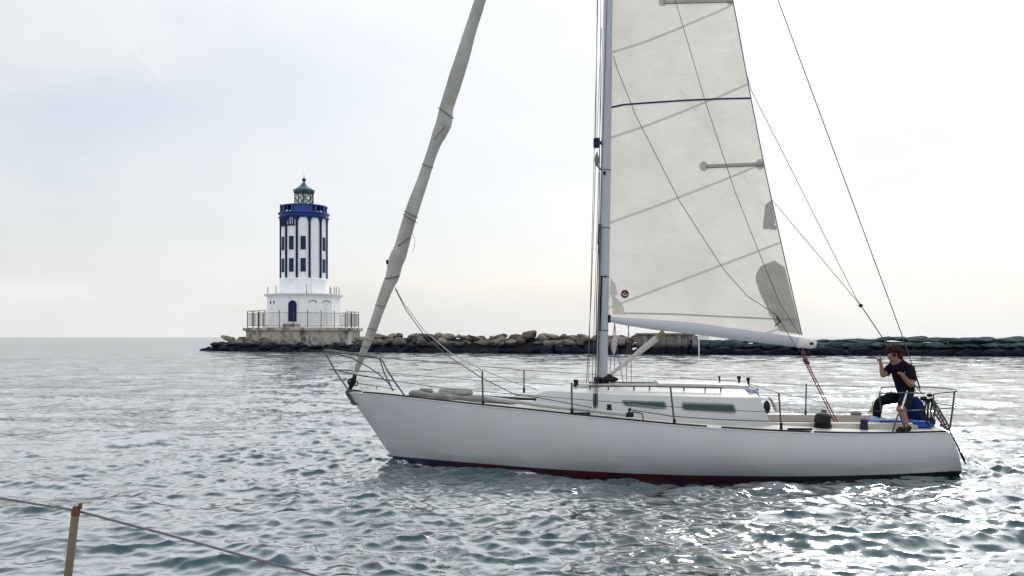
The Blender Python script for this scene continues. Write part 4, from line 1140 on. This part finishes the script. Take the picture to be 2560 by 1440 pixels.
# mainsheet
for dx in (0, 7): line('mainsheet', [(2012 + dx * .7, 905, -.05), (2089 + dx, 1060, -.02)], 3.6, m_redrope, n=6)
MB().ell(B(2008, 884, -.05), (.03, .02, .045), 10, 7).ell(B(2013, 900, -.05), (.04, .025, .045), 10, 7).ell(B(2020, 907, -.05), (.03, .025, .03), 10, 7).tube([B(2006, 866, 0), B(2008, 884, -.03)], .012, 6).build('mainsheet_block', mat('maroon_block', (.10, .012, .03), .5, var=.5, scale=25), BOAT)
# jib sheets sagging from the furled roll to the deck
line('jib_sheet', [(988, 718, -.1), (1010, 760, -.16), (1060, 826, -.3), (1128, 884, -.5), (1206, 925, -.6), (1290, 958, -.7), (1340, 972, -.7)], 2.6, m_greyrope)
line('jib_sheet', [(988, 722, -.12), (1015, 775, -.2), (1062, 840, -.4), (1120, 890, -.6), (1200, 942, -.8), (1290, 988, -.9), (1345, 994, -.95), (1480, 1019, -1.05)], 2.6, m_rope)
line('jib_sheet', [(1575, 1024, -1.0), (1683, 1041, -1.05), (1800, 1049, -1.0), (1950, 1054, -.9), (2050, 1055, -.8)], 3.2, m_rope)

# bow pulpit
def prail(mb, pts, w, k=4):
    P = smooth_line([B(*p) for p in pts], k); mb.tube(P, w * BW(P[0]).y / F / 2, 8)
mb = MB()
prail(mb, [(806, 880, 0), (812, 877.5, -.05), (840, 880, -.15), (880, 886, -.28), (930, 893, -.38), (948, 896, -.42), (956, 902, -.44), (968, 925, -.46), (992, 962, -.48), (1015, 993, -.50)], 4.2)
prail(mb, [(806, 880, 0), (815, 875, .05), (840, 877, .15), (880, 883, .28), (925, 890, .38), (944, 893.5, .42), (950, 900, .43), (960, 930, .45), (975, 960, .47), (983, 980, .48)], 3.4)
prail(mb, [(806, 880, 0), (830, 884, -.10), (870, 892, -.16), (905, 908, -.16), (940, 930, -.12), (965, 952, -.08), (977, 966, -.05), (984, 980, -.02)], 3.2)
prail(mb, [(815, 886, 0), (835, 922, 0), (855, 952, 0), (871, 976, 0)], 4.0)
prail(mb, [(836, 924, 0), (860, 930, -.12), (890, 937, -.24), (935, 944, -.36), (987, 952.5, -.46)], 3.2)
prail(mb, [(822, 923, 0), (850, 925, .12), (900, 928, .26), (950, 931, .42)], 2.8)
mb.build('bow_pulpit', m_steel, BOAT)
mb = MB()
prail(mb, [(897, 959, .1), (940, 965, .1), (990, 974, .1)], 2.0); prail(mb, [(941, 965, .1), (941, 987, .05)], 2.2)
mb.build('foredeck_rail', m_steel, BOAT)
MB().tube(smooth_line([B(878, 983, -.04), B(880, 976, -.05), B(902, 978, -.1), B(908, 984, -.1)], 4), .012, 6).build('bow_cleat', m_black, BOAT)

# stanchions and lifelines
def stanchion(x0, y0, x1, y1, v, w):
    a, b = B(x0, y0, v), B(x1, y1, v)
    st = MB().tube([b, a], [w * BW(b).y / F / 2] * 2, 8).build('stanchion', m_steel, BOAT)
    MB().tube([b - Vector((0, 0, .02)), b + Vector((0, 0, .07))], w * 1.6 * BW(b).y / F / 2, 8).build('stanchion_base', m_black, st)
NS = [(1205.5, 928, 1207.5, 1014), (1429, 957, 1430, 1034), (1676, 966, 1686, 1060), (1947, 982, 1953, 1070)]
for x0, y0, x1, y1 in NS:
    y = -.8
    for _ in range(10): y = -hb(B(x1, y1, y).x) + .06
    stanchion(x0, y0, x1, y1, y, 4.6)
for x0, y0, x1, y1 in ((1310, 925, 1310, 979), (2016, 959, 2014, 1036)):
    y = .9
    for _ in range(10): y = hb(B(x1, y1, y).x) - .06
    stanchion(x0, y0, x1, y1, y, 3.6)
line('lifeline', [(945, 894, .44), (1140, 910, .95), (1310, 925.5, 1.15), (1485, 936, 1.25), (1640, 944, 1.28), (1797, 950, 1.28), (2016, 963, 1.2), (2195, 968, 1.0)], 1.8)
line('lifeline', [(952, 931, .45), (1060, 940, .8), (1206, 952, 1.05), (1310, 957, 1.15), (1560, 972, 1.25), (1680, 981, 1.28), (2016, 992, 1.2), (2100, 993, 1.1), (2195, 992, 1.0)], 1.8)
line('lifeline', [(987, 952.5, -.47), (1060, 963, -.75), (1130, 973, -.85), (1207, 979, -.92), (1330, 989, -1.1), (1429, 997, -1.2), (1552, 1007, -1.28), (1682, 1017, -1.3), (1800, 1025, -1.27), (1948, 1031, -1.2), (2120, 1030, -1.1), (2232, 1027, -1.0)], 1.8)
line('lifeline', [(1676, 967, -1.3), (1800, 966, -1.28), (1875, 960, -1.25), (1947, 983, -1.2)][2:], 1.8)
line('lifeline', [(1947, 983, -1.2), (2000, 993, -1.15), (2070, 1008, -1.05)], 1.8)

# stern pulpit
mb = MB()
prail(mb, [(2199, 1004, -.98), (2200, 988, -.98), (2208, 983, -.97), (2260, 982, -.94), (2312, 983, -.9)], 3.6, 3)
prail(mb, [(2334, 1022, -.86), (2334, 992, -.86), (2340, 984, -.86), (2385, 979, -.82), (2392, 977, -.70), (2388, 974, -.3), (2388, 974, .2), (2380, 973, .7), (2340, 969, .84), (2290, 967, .9), (2215, 968, .98), (2203, 972, 1.0), (2198, 990, 1.0), (2194, 1036, 1.02)], 3.6, 4)
prail(mb, [(2386, 980, -.8), (2382, 1020, -.8), (2374, 1074, -.78)], 5.0, 2)
prail(mb, [(2232, 1027, -.98), (2290, 1026, -.93), (2334, 1023, -.86), (2390, 1019, -.8)], 3.0, 3)
prail(mb, [(2246, 1036, -.97), (2238, 1058, -.98), (2231, 1083, -.97)], 4.2, 2)
prail(mb, [(2250, 1044, -.97), (2259, 1060, -.97), (2267, 1081, -.95)], 3.8, 2)
prail(mb, [(2200, 1004, -.98), (2202, 1027, -.98)], 3.0, 2)
prail(mb, [(2340, 1008, .84), (2390, 1016, .3), (2390, 1018, -.75)], 2.4, 3)
mb.build('stern_pulpit', m_steel, BOAT)
mb = MB()
for a, b in (((2334, 1000), (2376, 1072)), ((2342, 1025), (2370, 1076)), ((2335, 1030), (2362, 1072)), ((2350, 1062), (2376, 1078))):
    mb.tube([B(*a, -.80), B(*b, -.80)], .014, 6)
for t in np.linspace(.12, .95, 6): mb.tube([B(2337 + 37 * t, 1008 + 66 * t, -.80), B(2334 + 30 * t, 1026 + 48 * t, -.80)], .010, 5)
mb.build('boarding_ladder', m_steel, BOAT)
mb = MB().tube([B(2374, 1076, -.55), B(2395, 1118, -.55), B(2408, 1147, -.55), B(2414, 1160, -.55)], [.010, .012, .016, .008], 7).tube([B(2400, 1128, -.5), B(2412, 1150, -.5)], .012, 5)
mb.build('rudder_strut', m_black, BOAT)
mb = MB()
rnd = random.Random(3)
for k in range(6):
    x = 2308 + k * 5.2 + rnd.uniform(-2, 2); h = rnd.uniform(28, 62); y = -.72 + rnd.uniform(-.1, .1)
    mb.tube(smooth_line([B(x + 3, 1000, y), B(x - 4, 1000 + h * .5, y), B(x - 2, 1000 + h, y), B(x + 3, 1000 + h * .9, y), B(x + 6, 1004, y)], 4), .0075, 5)
for cx_, cy_, rr in ((2309, 996, .040), (2324, 988, .034), (2328, 1000, .038), (2316, 1001, .034)):
    mb.ell(B(cx_, cy_, -.74), (rr * 1.2, rr, rr * .8), 10, 7, .3, cx_)
o_ = BW(B(2320, 1040, -.72))
def loose(name, label, cat, base, group=None):
    """a separate thing lying on the boat, built in boat coordinates about its own base point"""
    t = thing(name, label, cat, BW(base), -YAW, group); t['_b'] = list(base); return t
def lbuild(mb, name, m, t, parent=None, **k): return mb.build(name, m, parent or t, off=tuple(t['_b']), **k)
rope_t = loose('coiled_rope', 'dark tangle of coiled rope hung on the stern rail', 'rope', B(2320, 1000, -.74))
lbuild(mb, 'coil', m_black, rope_t)

# winches and deck hardware
def winch(px, py, v, s, m, name='winch', label=None):
    c = B(px, py, v); prof = [(.075, 0), (.085, .02), (.065, .05), (.055, .09), (.062, .13), (.075, .145), (.05, .17), (.02, .175)]
    mb = MB().lathe([(r_ * s, z * s) for r_, z in prof], 16); mb.v = [(x + c.x, y + c.y, z + c.z) for x, y, z in mb.v]
    return mb.build(name, m, BOAT, label=label)
def drum(px, py, v, w, h, m, label=None, name='winch'):
    c = B(px, py, v); mb = MB().lathe([(w * .42, 0), (w * .5, .012), (w * .42, h * .25), (w * .40, h * .6), (w * .46, h * .72), (w * .34, h * .92), (w * .08, h)], 16)
    mb.v = [(x + c.x, y + c.y, z + c.z) for x, y, z in mb.v]
    return mb.build(name, m, BOAT, label=label)
w1 = drum(2057, 1068, -.72, .26, .21, m_black)
MB().tube([B(2050, 1044, -.72), B(2064, 1040, -.72), B(2078, 1046, -.76)], .014, 6).ell(B(2056, 1052, -.78), (.12, .08, .07), 12, 8, .25, 4).build('winch_handle', m_black, w1)
drum(2160, 1073, -.74, .125, .15, m_navyc, label='winch under a navy fabric cover')
w2 = drum(2140, 1044, .72, .2, .10, m_greyc, label='winch under a grey fabric cover')
for px, py, h in ((1798, 964, 24), (1847, 967, 27), (1870, 969, 25)):
    a, b = B(px + 2, py, -.1), B(px, py - h, -.1)
    q = MB().tube([a, a.lerp(b, .7), a.lerp(b, .75), b], [.016, .018, .030, .028] if px > 1800 else [.012, .012, .016, .016], 8).build('winch', m_black, BOAT)
    MB().ell(a + Vector((0, 0, .0)), (.075, .06, .022), 12, 6).build('winch_base', m_rope, q)
drum(2060, 1036, .72, .09, .09, m_steel)
winch(1523, 1027, -1.0, .55, m_black, 'deck_block'); winch(1440, 966, -.3, .6, m_black, 'deck_block')
MB().box(B(1470, 966, -.35), (.34, .05, .035)).build('roof_clutch', m_cabin, cabin, bevel=.01)
for px, v, l in ((1450, -1.12, .3), (2060, -.98, .0), (2000, -1.1, .34)):
    if l:
        c = B(px, 1040, v); z = zd(c.x, v) + .018
        MB().box((c.x, v, z), (l, .05, .03)).build('genoa_track', m_black, BOAT, bevel=.008)
MB().tube(smooth_line([B(1578, 1030, -1.12), B(1585, 1030, -1.12), B(1604, 1034, -1.14), B(1607, 1040, -1.15), B(1608, 1053, -1.16)], 3), .010, 6).build('fairlead', m_steel, BOAT)
# wind vane arm / compass on the cabin back
MB().ell(B(1917, 1018, -.45), (.05, .03, .10), 10, 8).build('compass', m_black, cabin)

# things lying loose on deck
sb = loose('sail_bag', 'long grey bundled sailcloth lying along the foredeck behind the bow rail', 'sail bag', B(1120, 1000, -.35))
mb = MB(); P = smooth_line([B(1024, 983, -.28), B(1060, 987, -.35), (B(1130, 994, -.45)), B(1200, 999, -.5), B(1290, 1006, -.55)], 4)
lbuild(mb.tube(P, [.02] + [.052 + .016 * math.sin(i * 1.3) for i in range(len(P) - 2)] + [.02], 10, flat=1.7), 'cloth', m_greyc, sb)
sb2 = loose('rolled_cloth', 'short pale grey rolled cloth on the foredeck beyond the long bundle', 'rolled cloth', B(1140, 985, .1))
P = [B(1098, 980, .1), B(1104, 978, .1), B(1140, 980, .1), B(1176, 981, .1), B(1182, 984, .1)]
lbuild(MB().tube(P, [.03, .055, .06, .055, .02], 10, flat=1.5), 'cloth', mat('pale_canvas', (.26, .255, .24), .9, var=.35, scale=9, bump=.4), sb2)
sb3 = loose('folded_cloth', 'small grey folded cloth nearest the bow on the foredeck', 'folded cloth', B(1066, 978, -.05))
lbuild(MB().tube([B(1048, 977, -.05), B(1052, 976.5, -.05), B(1078, 977, -.05), B(1082, 978, -.05)], [.02, .035, .035, .02], 8, flat=1.5), 'cloth', m_greyc, sb3)
sb4 = loose('spar', 'long grey whisker pole stowed flat along the near side deck', 'pole', B(1480, 1030, -1.1))
pole = [B(1215, 995, -.72), B(1380, 1016, -.98), B(1480, 1026, -1.06), B(1568, 1036, -1.14)]
lbuild(MB().tube(pole, .030, 10), 'tube', mat('pole_grey', (.40, .40, .40), .4, var=.1), sb4)
lbuild(MB().box(B(1574, 1037, -1.145), (.11, .055, .065)).tube([B(1572, 1034, -1.145), B(1576, 1020, -1.145)], .016, 6).ell(B(1574, 1024, -1.145), (.03, .02, .022), 8, 6), 'end_fitting', m_black, sb4, bevel=.008)
sb5 = loose('spar', 'second thinner dark pole lashed on the foredeck beside the cabin front', 'pole', B(1300, 1000, -.6))
lbuild(MB().tube([B(1228, 996, -.55), B(1340, 998, -.62)], .018, 8), 'tube', m_rail, sb5)
cl = loose('cloth_bag', 'blue and white crumpled cloth on the aft corner of the cabin roof', 'cloth', B(1886, 982, -.35))
lbuild(MB().ell(B(1880, 977, -.45), (.10, .10, .055), 16, 10, .5, 3), 'cloth', mat('striped_cloth', (.62, .63, .68), .85, c2=(.06, .09, .26), scale=14, stretch=(.5, .5, 2)), cl)
wc = loose('hanging_cloth', 'pale cloth hanging from the back of the cabin by the companionway', 'cloth', B(1933, 1030, -.4))
mb = MB(); secs = []
for i in range(9):
    t = i / 8; x, y = 1918 + 18 * t, 992 + 36 * t
    secs.append([B(x + k * 2.4 + 3 * math.sin(t * 3 + k), y + k * .6, -.42 + .03 * math.sin(k * 1.9 + t * 4)) for k in range(6)])
lbuild(mb.loft(secs), 'cloth', mat('pale_cloth', (.62, .58, .53), .85, var=.2, scale=8), wc)
seat = loose('cushion', 'bright blue cushion on the stern locker under the seated sailor', 'cushion', B(2285, 1066, -.42))
lbuild(MB().box(B(2293, 1060, -.40), (.30, .42, .10)), 'pad', m_bluec, seat, bevel=.03)
seat2 = loose('cushion', 'long blue cockpit cushion ahead of the seated sailor', 'cushion', B(2230, 1062, -.2))
lbuild(MB().box(B(2213, 1058, -.25), (.46, .36, .11)), 'pad', m_bluec, seat2, bevel=.03)
lb = loose('storage_box', 'pale blue box standing at the sailor\'s forward foot', 'box', B(2189, 1062, -.35))
m_lblue = mat('pale_blue_plastic', (.22, .36, .66), .5, var=.15)
bx = lbuild(MB().box(B(2186, 1055, -.42), (.10, .2, .15)), 'body', m_lblue, lb, bevel=.015)
lbuild(MB().box(B(2186, 1047, -.42), (.115, .22, .02)), 'lid', m_cabin, lb, bevel=.006)
fb = loose('gear_bag', 'blue zipped gear bag standing upright behind the seated sailor', 'bag', B(2295, 1062, -.15))
mb = MB(); c0, c1 = B(2291, 1063, -.12), B(2285, 992, -.12)
mb.tube([c0, c0.lerp(c1, .15), c0.lerp(c1, .5), c0.lerp(c1, .8), c1], [.12, .15, .135, .11, .05], 14, flat=1.2, side=(1, 0, 0))
lbuild(mb, 'body', mat('deep_blue_fabric', (.006, .006, .028), .9, c2=(.007, .02, .10), scale=3, spec=.1), fb)
tb = loose('fuel_can', 'dark blue rolled tarp strapped on deck at the stern quarter', 'rolled tarp', B(2325, 1062, -.45)); tb.name = 'rolled_tarp'
lbuild(MB().tube([B(2304, 1052, -.4), B(2308, 1052, -.4), B(2330, 1056, -.42), B(2336, 1057, -.42)], [.04, .065, .07, .05], 12), 'roll', m_navyc, tb)
lbuild(MB().tube([B(2300, 1053, -.48), B(2326, 1055, -.495)], .010, 5), 'strap', m_lblue, tb)
nt_ = loose('mesh_cloth', 'tan weather cloth draped on the far rail beyond the sailor\'s knee', 'cloth', B(2180, 1030, .9))
secs = []
for i in range(7):
    t = i / 6
    secs.append([B(2165 + 3 * k + t * (18 - 3 * k) * .9, 1034 - 50 * t * (k + 2) / 8, .92 + .02 * math.sin(k + t * 5)) for k in range(7)])
lbuild(MB().loft(secs), 'cloth', mat('tan_mesh', (.46, .38, .22), .9, var=.2), nt_)

# ------------------------------------------------------------------ the sailor
def skin(name, J, E, m, t, parent=None, root=None, sub=2):
    """one continuous body surface grown round joints J {key: (point, radius)} joined by edges E"""
    keys = list(J); me = bpy.data.meshes.new(name)
    off = Vector(t['_b'])
    me.from_pydata([J[k][0] - off for k in keys], [(keys.index(a), keys.index(b)) for a, b in E], [])
    o = bpy.data.objects.new(name, me); col.objects.link(o)
    md_ = o.modifiers.new('skin', 'SKIN'); md_.use_smooth_shade = True; md_.branch_smoothing = .4
    for i, k in enumerate(keys):
        r_ = J[k][1]; d = me.skin_vertices[0].data[i]; d.radius = r_ if isinstance(r_, tuple) else (r_, r_); d.use_root = (k == root) or (root is None and i == 0)
    sb_ = o.modifiers.new('sub', 'SUBSURF'); sb_.levels = sb_.render_levels = sub
    dg = bpy.context.evaluated_depsgraph_get()
    me2 = bpy.data.meshes.new_from_object(o.evaluated_get(dg)); me2.name = name
    bpy.data.objects.remove(o); bpy.data.meshes.remove(me)
    me2.materials.clear(); me2.materials.append(m); me2.shade_smooth()
    o = bpy.data.objects.new(name, me2); col.objects.link(o); o.parent = parent or t
    return o
m_skin = mat('tanned_skin', (0.27, 0.125, 0.09), .6, var=.12, scale=10)
m_hair = mat('brown_hair', (0.030, 0.012, 0.010), .9, var=.6, scale=40, bump=.6, bscale=60, spec=.1)
m_shirt = mat('dark_shirt', (0.006, 0.004, 0.010), .95, var=.4, scale=8, spec=.1)
m_trou = mat('dark_trousers', (0.006, 0.011, 0.014), .95, var=.4, scale=8, spec=.1)
m_white_c = mat('white_stripe', (.6, .6, .64), .8, var=.2, scale=30)
man = loose('person', 'sailor in dark shirt and dark trousers seated at the stern with one finger raised', 'person', B(2264, 1078, -.40))
def jj(px, py, y, r): return (B(px, py, y), r)
kn = B(2253, 1026, -.80); footz = zd(B(2266, 1078, -.84).x, -.84)
body = {
 'pelvis': jj(2266, 986, -.36, .14), 'belly': jj(2262, 962, -.35, .15), 'chest': jj(2256, 935, -.34, .158), 'collar': jj(2250, 915, -.34, .10),
 'neck': jj(2242, 905, -.35, .058), 'skull': jj(2235, 891, -.36, (.085, .09)), 'crown': jj(2234, 880, -.355, (.088, .092)),
 'jaw': (B(2228, 897, -.42), .045), 'nose': (B(2221, 889, -.445), .016),
 'sh_f': jj(2228, 915, -.22, .06), 'el_f': jj(2207, 941, -.34, .042), 'wr_f': jj(2203, 914, -.36, .030), 'palm_f': jj(2202.5, 906, -.36, .034),
 'sh_n': jj(2272, 921, -.48, .068), 'el_n': jj(2280, 966, -.60, .048), 'wr_n': jj(2261, 945, -.70, .033), 'palm_n': jj(2255.5, 938, -.71, .035),
 'hip_f': jj(2256, 989, -.26, .095), 'knee_f': jj(2197, 1004, -.24, .066), 'calf_f': jj(2193, 1028, -.24, .056), 'ank_f': jj(2190, 1056, -.24, .04), 'toe_f': jj(2177, 1063, -.26, .035),
 'hip_n': jj(2268, 992, -.47, .095), 'knee_n': (kn, .066), 'calf_n': jj(2260, 1046, -.81, .055), 'ank_n': (Vector((B(2267, 1070, -.83).x, -.83, footz + .075)), .036), 'toe_n': (Vector((B(2258, 1076, -.83).x - .08, -.90, footz + .03)), .030)}
bones = [('pelvis', 'belly'), ('belly', 'chest'), ('chest', 'collar'), ('collar', 'neck'), ('neck', 'skull'), ('skull', 'crown'), ('skull', 'jaw'), ('skull', 'nose'),
 ('collar', 'sh_f'), ('sh_f', 'el_f'), ('el_f', 'wr_f'), ('wr_f', 'palm_f'), ('collar', 'sh_n'), ('sh_n', 'el_n'), ('el_n', 'wr_n'), ('wr_n', 'palm_n'),
 ('pelvis', 'hip_f'), ('hip_f', 'knee_f'), ('knee_f', 'calf_f'), ('calf_f', 'ank_f'), ('ank_f', 'toe_f'), ('pelvis', 'hip_n'), ('hip_n', 'knee_n'), ('knee_n', 'calf_n'), ('calf_n', 'ank_n'), ('ank_n', 'toe_n')]
def finger(hand, k, pts, r):
    prev = hand
    for i, p in enumerate(pts):
        key = f'{hand}{k}{i}'; body[key] = (p, r * (1 - .12 * i)); bones.append((prev, key)); prev = key
pf = body['palm_f'][0]
finger('palm_f', 0, [pf + Vector((-.012, -.012, .045)), pf + Vector((-.018, -.014, .085)), pf + Vector((-.022, -.014, .118))], .0105)      # index, pointing up
finger('palm_f', 1, [pf + Vector((-.014, .008, .048)), pf + Vector((-.046, .006, .050)), pf + Vector((-.046, .004, .022))], .0105)
finger('palm_f', 2, [pf + Vector((-.012, .026, .042)), pf + Vector((-.044, .024, .042)), pf + Vector((-.042, .022, .016))], .0100)
finger('palm_f', 3, [pf + Vector((-.008, .042, .032)), pf + Vector((-.036, .042, .030)), pf + Vector((-.034, .038, .008))], .0090)
finger('palm_f', 4, [pf + Vector((-.030, -.034, .006)), pf + Vector((-.048, -.030, .030))], .0105)                                       # thumb
pn = body['palm_n'][0]; dn = (pn - body['wr_n'][0]).normalized()
for k, (dy, ln) in enumerate(((-.030, .062), (-.010, .070), (.010, .066), (.028, .052))):
    q = pn + dn * .03 + Vector((0, dy, 0))
    finger('palm_n', k, [q + dn * .012, q + dn * ln * .6 + Vector((-.01, 0, -.012)), q + dn * ln * .75 + Vector((-.012, .0, -.040))], .0098)
finger('palm_n', 4, [pn + Vector((.012, -.036, .018)), pn + Vector((.022, -.040, .045))], .0105)
pb = skin('body', body, bones, m_skin, man, root='pelvis')
def garment(name, cover, push, m):
    """cloth cut from the body's own surface: the faces nearest the listed bones, moved outwards"""
    me = pb.data; off = Vector(man['_b']); P = {k: body[k][0] - off for k in body}
    rad = lambda k: body[k][1][0] if isinstance(body[k][1], tuple) else body[k][1]
    inside = []
    for v in me.vertices:
        best = None
        for a, b in bones:
            A, D = P[a], P[b] - P[a]; t = max(0, min(1, (v.co - A).dot(D) / max(1e-9, D.length_squared)))
            d = (v.co - A - D * t).length / (rad(a) + (rad(b) - rad(a)) * t)
            if best is None or d < best[0]: best = (d, (a, b), t)
        rg = cover.get(best[1]); inside.append(rg is not None and rg[0] <= best[2] <= rg[1])
    idx, vs, fs = {}, [], []
    for p in me.polygons:
        if sum(inside[i] for i in p.vertices) * 2 >= len(p.vertices) + 1:
            f = []
            for i in p.vertices:
                if i not in idx:
                    v = me.vertices[i]; q = v.co * 9
                    idx[i] = len(vs); vs.append(v.co + v.normal * (push + .006 * noise.noise(q) + .004 * noise.noise(q * 2.3)))
                f.append(idx[i])
            fs.append(tuple(f))
    return MB().add(vs, fs).build(name, m, pb, smooth=60)
pb.data.materials.append(m_trou)      # the body under the clothes does not show skin through a fold
_P = {k: body[k][0] - Vector(man['_b']) for k in body}
_cl = {('pelvis', 'belly'), ('belly', 'chest'), ('pelvis', 'hip_f'), ('pelvis', 'hip_n'), ('hip_f', 'knee_f'), ('knee_f', 'calf_f'), ('hip_n', 'knee_n')}
for p in pb.data.polygons:
    best = None
    for a_, b_2 in bones:
        A, D = _P[a_], _P[b_2] - _P[a_]; t = max(0, min(1, (p.center - A).dot(D) / max(1e-9, D.length_squared)))
        d = (p.center - A - D * t).length
        if best is None or d < best[0]: best = (d, (a_, b_2), t)
    if best[1] in _cl and not (best[1] == ('hip_n', 'knee_n') and best[2] > .9): p.material_index = 1
U1 = (0, 1)
garment('shirt', {('pelvis', 'belly'): U1, ('belly', 'chest'): U1, ('chest', 'collar'): U1, ('collar', 'neck'): (0, .5), ('collar', 'sh_f'): U1, ('collar', 'sh_n'): U1, ('sh_f', 'el_f'): (0, .72), ('sh_n', 'el_n'): (0, .72)}, .016, m_shirt)
garment('trousers', {('pelvis', 'belly'): (0, .6), ('pelvis', 'hip_f'): U1, ('pelvis', 'hip_n'): U1, ('hip_f', 'knee_f'): U1, ('knee_f', 'calf_f'): U1, ('calf_f', 'ank_f'): (0, .95), ('hip_n', 'knee_n'): (0, .92)}, .012, m_trou)
a, b = B(2268, 977, -.62), B(2254, 1022, -.90)
lbuild(MB().tube([a, a.lerp(b, .5) + Vector((0, -.012, .012)), b], [.009, .012, .011], 6, flat=.4, side=(1, 0, 0)), 'trouser_stripe', m_white_c, man, parent=pb)
for k in ('f', 'n'):
    an, to = body['ank_' + k][0], body['toe_' + k][0]; bse = an + Vector((.03, 0, -.03))
    lbuild(MB().tube([bse + Vector((.03, 0, .01)), bse, an.lerp(to, .5) + Vector((0, 0, -.02)), to, to + (to - an).normalized() * .05], [.02, .042, .042, .038, .02], 10), 'shoe', m_black, man, parent=pb)
hc = B(2234.5, 879, -.345)
mb = MB().ell(hc + Vector((.012, .012, .012)), (.118, .122, .098), 22, 14, .28, 2)
mb.ell(hc + Vector((.05, .02, -.045)), (.085, .105, .095), 16, 10, .3, 5)
for k in range(26):
    rr = random.Random(k); d = Vector((rr.gauss(.2, 1), rr.gauss(.1, 1), abs(rr.gauss(.5, .6)))).normalized()
    mb.ell(hc + Vector((d.x * .10, d.y * .105, d.z * .085 + .01)), (.022, .022, .018), 7, 5, .4, k)
lbuild(mb, 'hair', m_hair, man, parent=pb)
fc = B(2228, 887.5, -.43)
mb = MB()
for dx, dy in ((-.030, .030), (.034, -.024)):
    mb.ell(fc + Vector((dx, dy - .012, 0)), (.030, .020, .021), 10, 7)
mb.tube([fc + Vector((-.045, .025, .006)), fc + Vector((0, -.022, .008)), fc + Vector((.055, -.03, .008)), fc + Vector((.09, .05, .01))], .006, 5)
lbuild(mb, 'sunglasses', m_black, man, parent=pb)
lbuild(MB().ell(B(2226, 896, -.462), (.022, .008, .005), 8, 5), 'mouth', mat('lip', (.22, .06, .06), .6), man, parent=pb)
lbuild(MB().ell(B(2240.5, 888, -.44), (.012, .018, .028), 8, 6), 'ear', m_skin, man, parent=pb)
# cord looped from the sailor's shoulder side to the stern rail
line('tiller_line', [(2276, 940, -.45), (2286, 960, -.5), (2306, 986, -.55)], 3.0, m_black)

# ------------------------------------------------------------------ rail of the boat the picture is taken from
gb = W(176, 1390, 2.1); gb.z = .88
GRAIL = thing('guard_rail', 'worn bronze guard rail post with rusty cap and single slack wire in the foreground', 'guard rail', gb)
def G(px, py, Y): return W(px, py, Y) - gb
m_bronze = mat('worn_bronze_tube', (0.20, 0.155, 0.105), .6, metal=.35, var=.4, scale=22, c2=(0.085, 0.065, 0.05), bump=.3, bscale=120, stretch=(1, 1, .25))
m_rust = mat('rusty_cap', (0.11, 0.040, 0.022), .8, metal=.2, var=.5, scale=60, bump=.5, bscale=200)
top, bot = G(189.5, 1277, 2.1), G(170, 1440, 2.1); ax = (bot - top)
base_pt = top + ax * ((0 - top.z) / ax.z)
rp = 9.4 * 2.1 / F
post = MB().tube([base_pt, base_pt + (top - base_pt) * .04, bot, top + ax * .06], [rp * 1.02] * 4, 18).tube([base_pt, base_pt + (top - base_pt) * .05], [rp * 2.4, rp * 1.3], 18).build('stanchion', m_bronze, GRAIL)
t0 = top + ax * .07
MB().tube([t0, t0 - ax * .06, t0 - ax * .10, t0 - ax * .14], [rp * 1.10, rp * 1.12, rp * 1.02, rp * .7], 18).box(t0 - ax * .115 + Vector((.010, 0, .004)), (.004, .012, .014)).build('end_cap', m_rust, post)
wy = 2.1 + .014
wire = smooth_line([G(-700, 1168, 2.9), G(-150, 1228, 2.3), G(0, 1246, 2.2), G(100, 1262, 2.14), G(190, 1277, wy), G(300, 1306, 2.1), G(420, 1337, 2.06), G(560, 1376, 2.02), G(700, 1414, 1.98), G(800, 1443, 1.95), G(1100, 1535, 1.85)], 6)
mb = MB().tube(wire, .0030, 8)
mb.build('lifeline', mat('dull_wire', (0.115, 0.105, 0.105), .6, metal=.3, var=.35, scale=60), GRAIL)
mb = MB(); secs = []
for x in np.linspace(-3.4, 3.2, 15):
    k = 1 - (max(0, x - 1.5) / 2.4) ** 2
    secs.append([(x, -3.0 * k + .0, -1.4), (x, -3.0 * k, 0), (x, .10 * k, 0), (x, .14 * k, .04), (x, .18 * k, 0), (x, .14 * k, -.3), (x, -.1 * k, -1.4)])
mb.v = []; mb.loft(secs, closed=True, cap0=True, cap1=True).build('side_deck', m_deck, GRAIL)
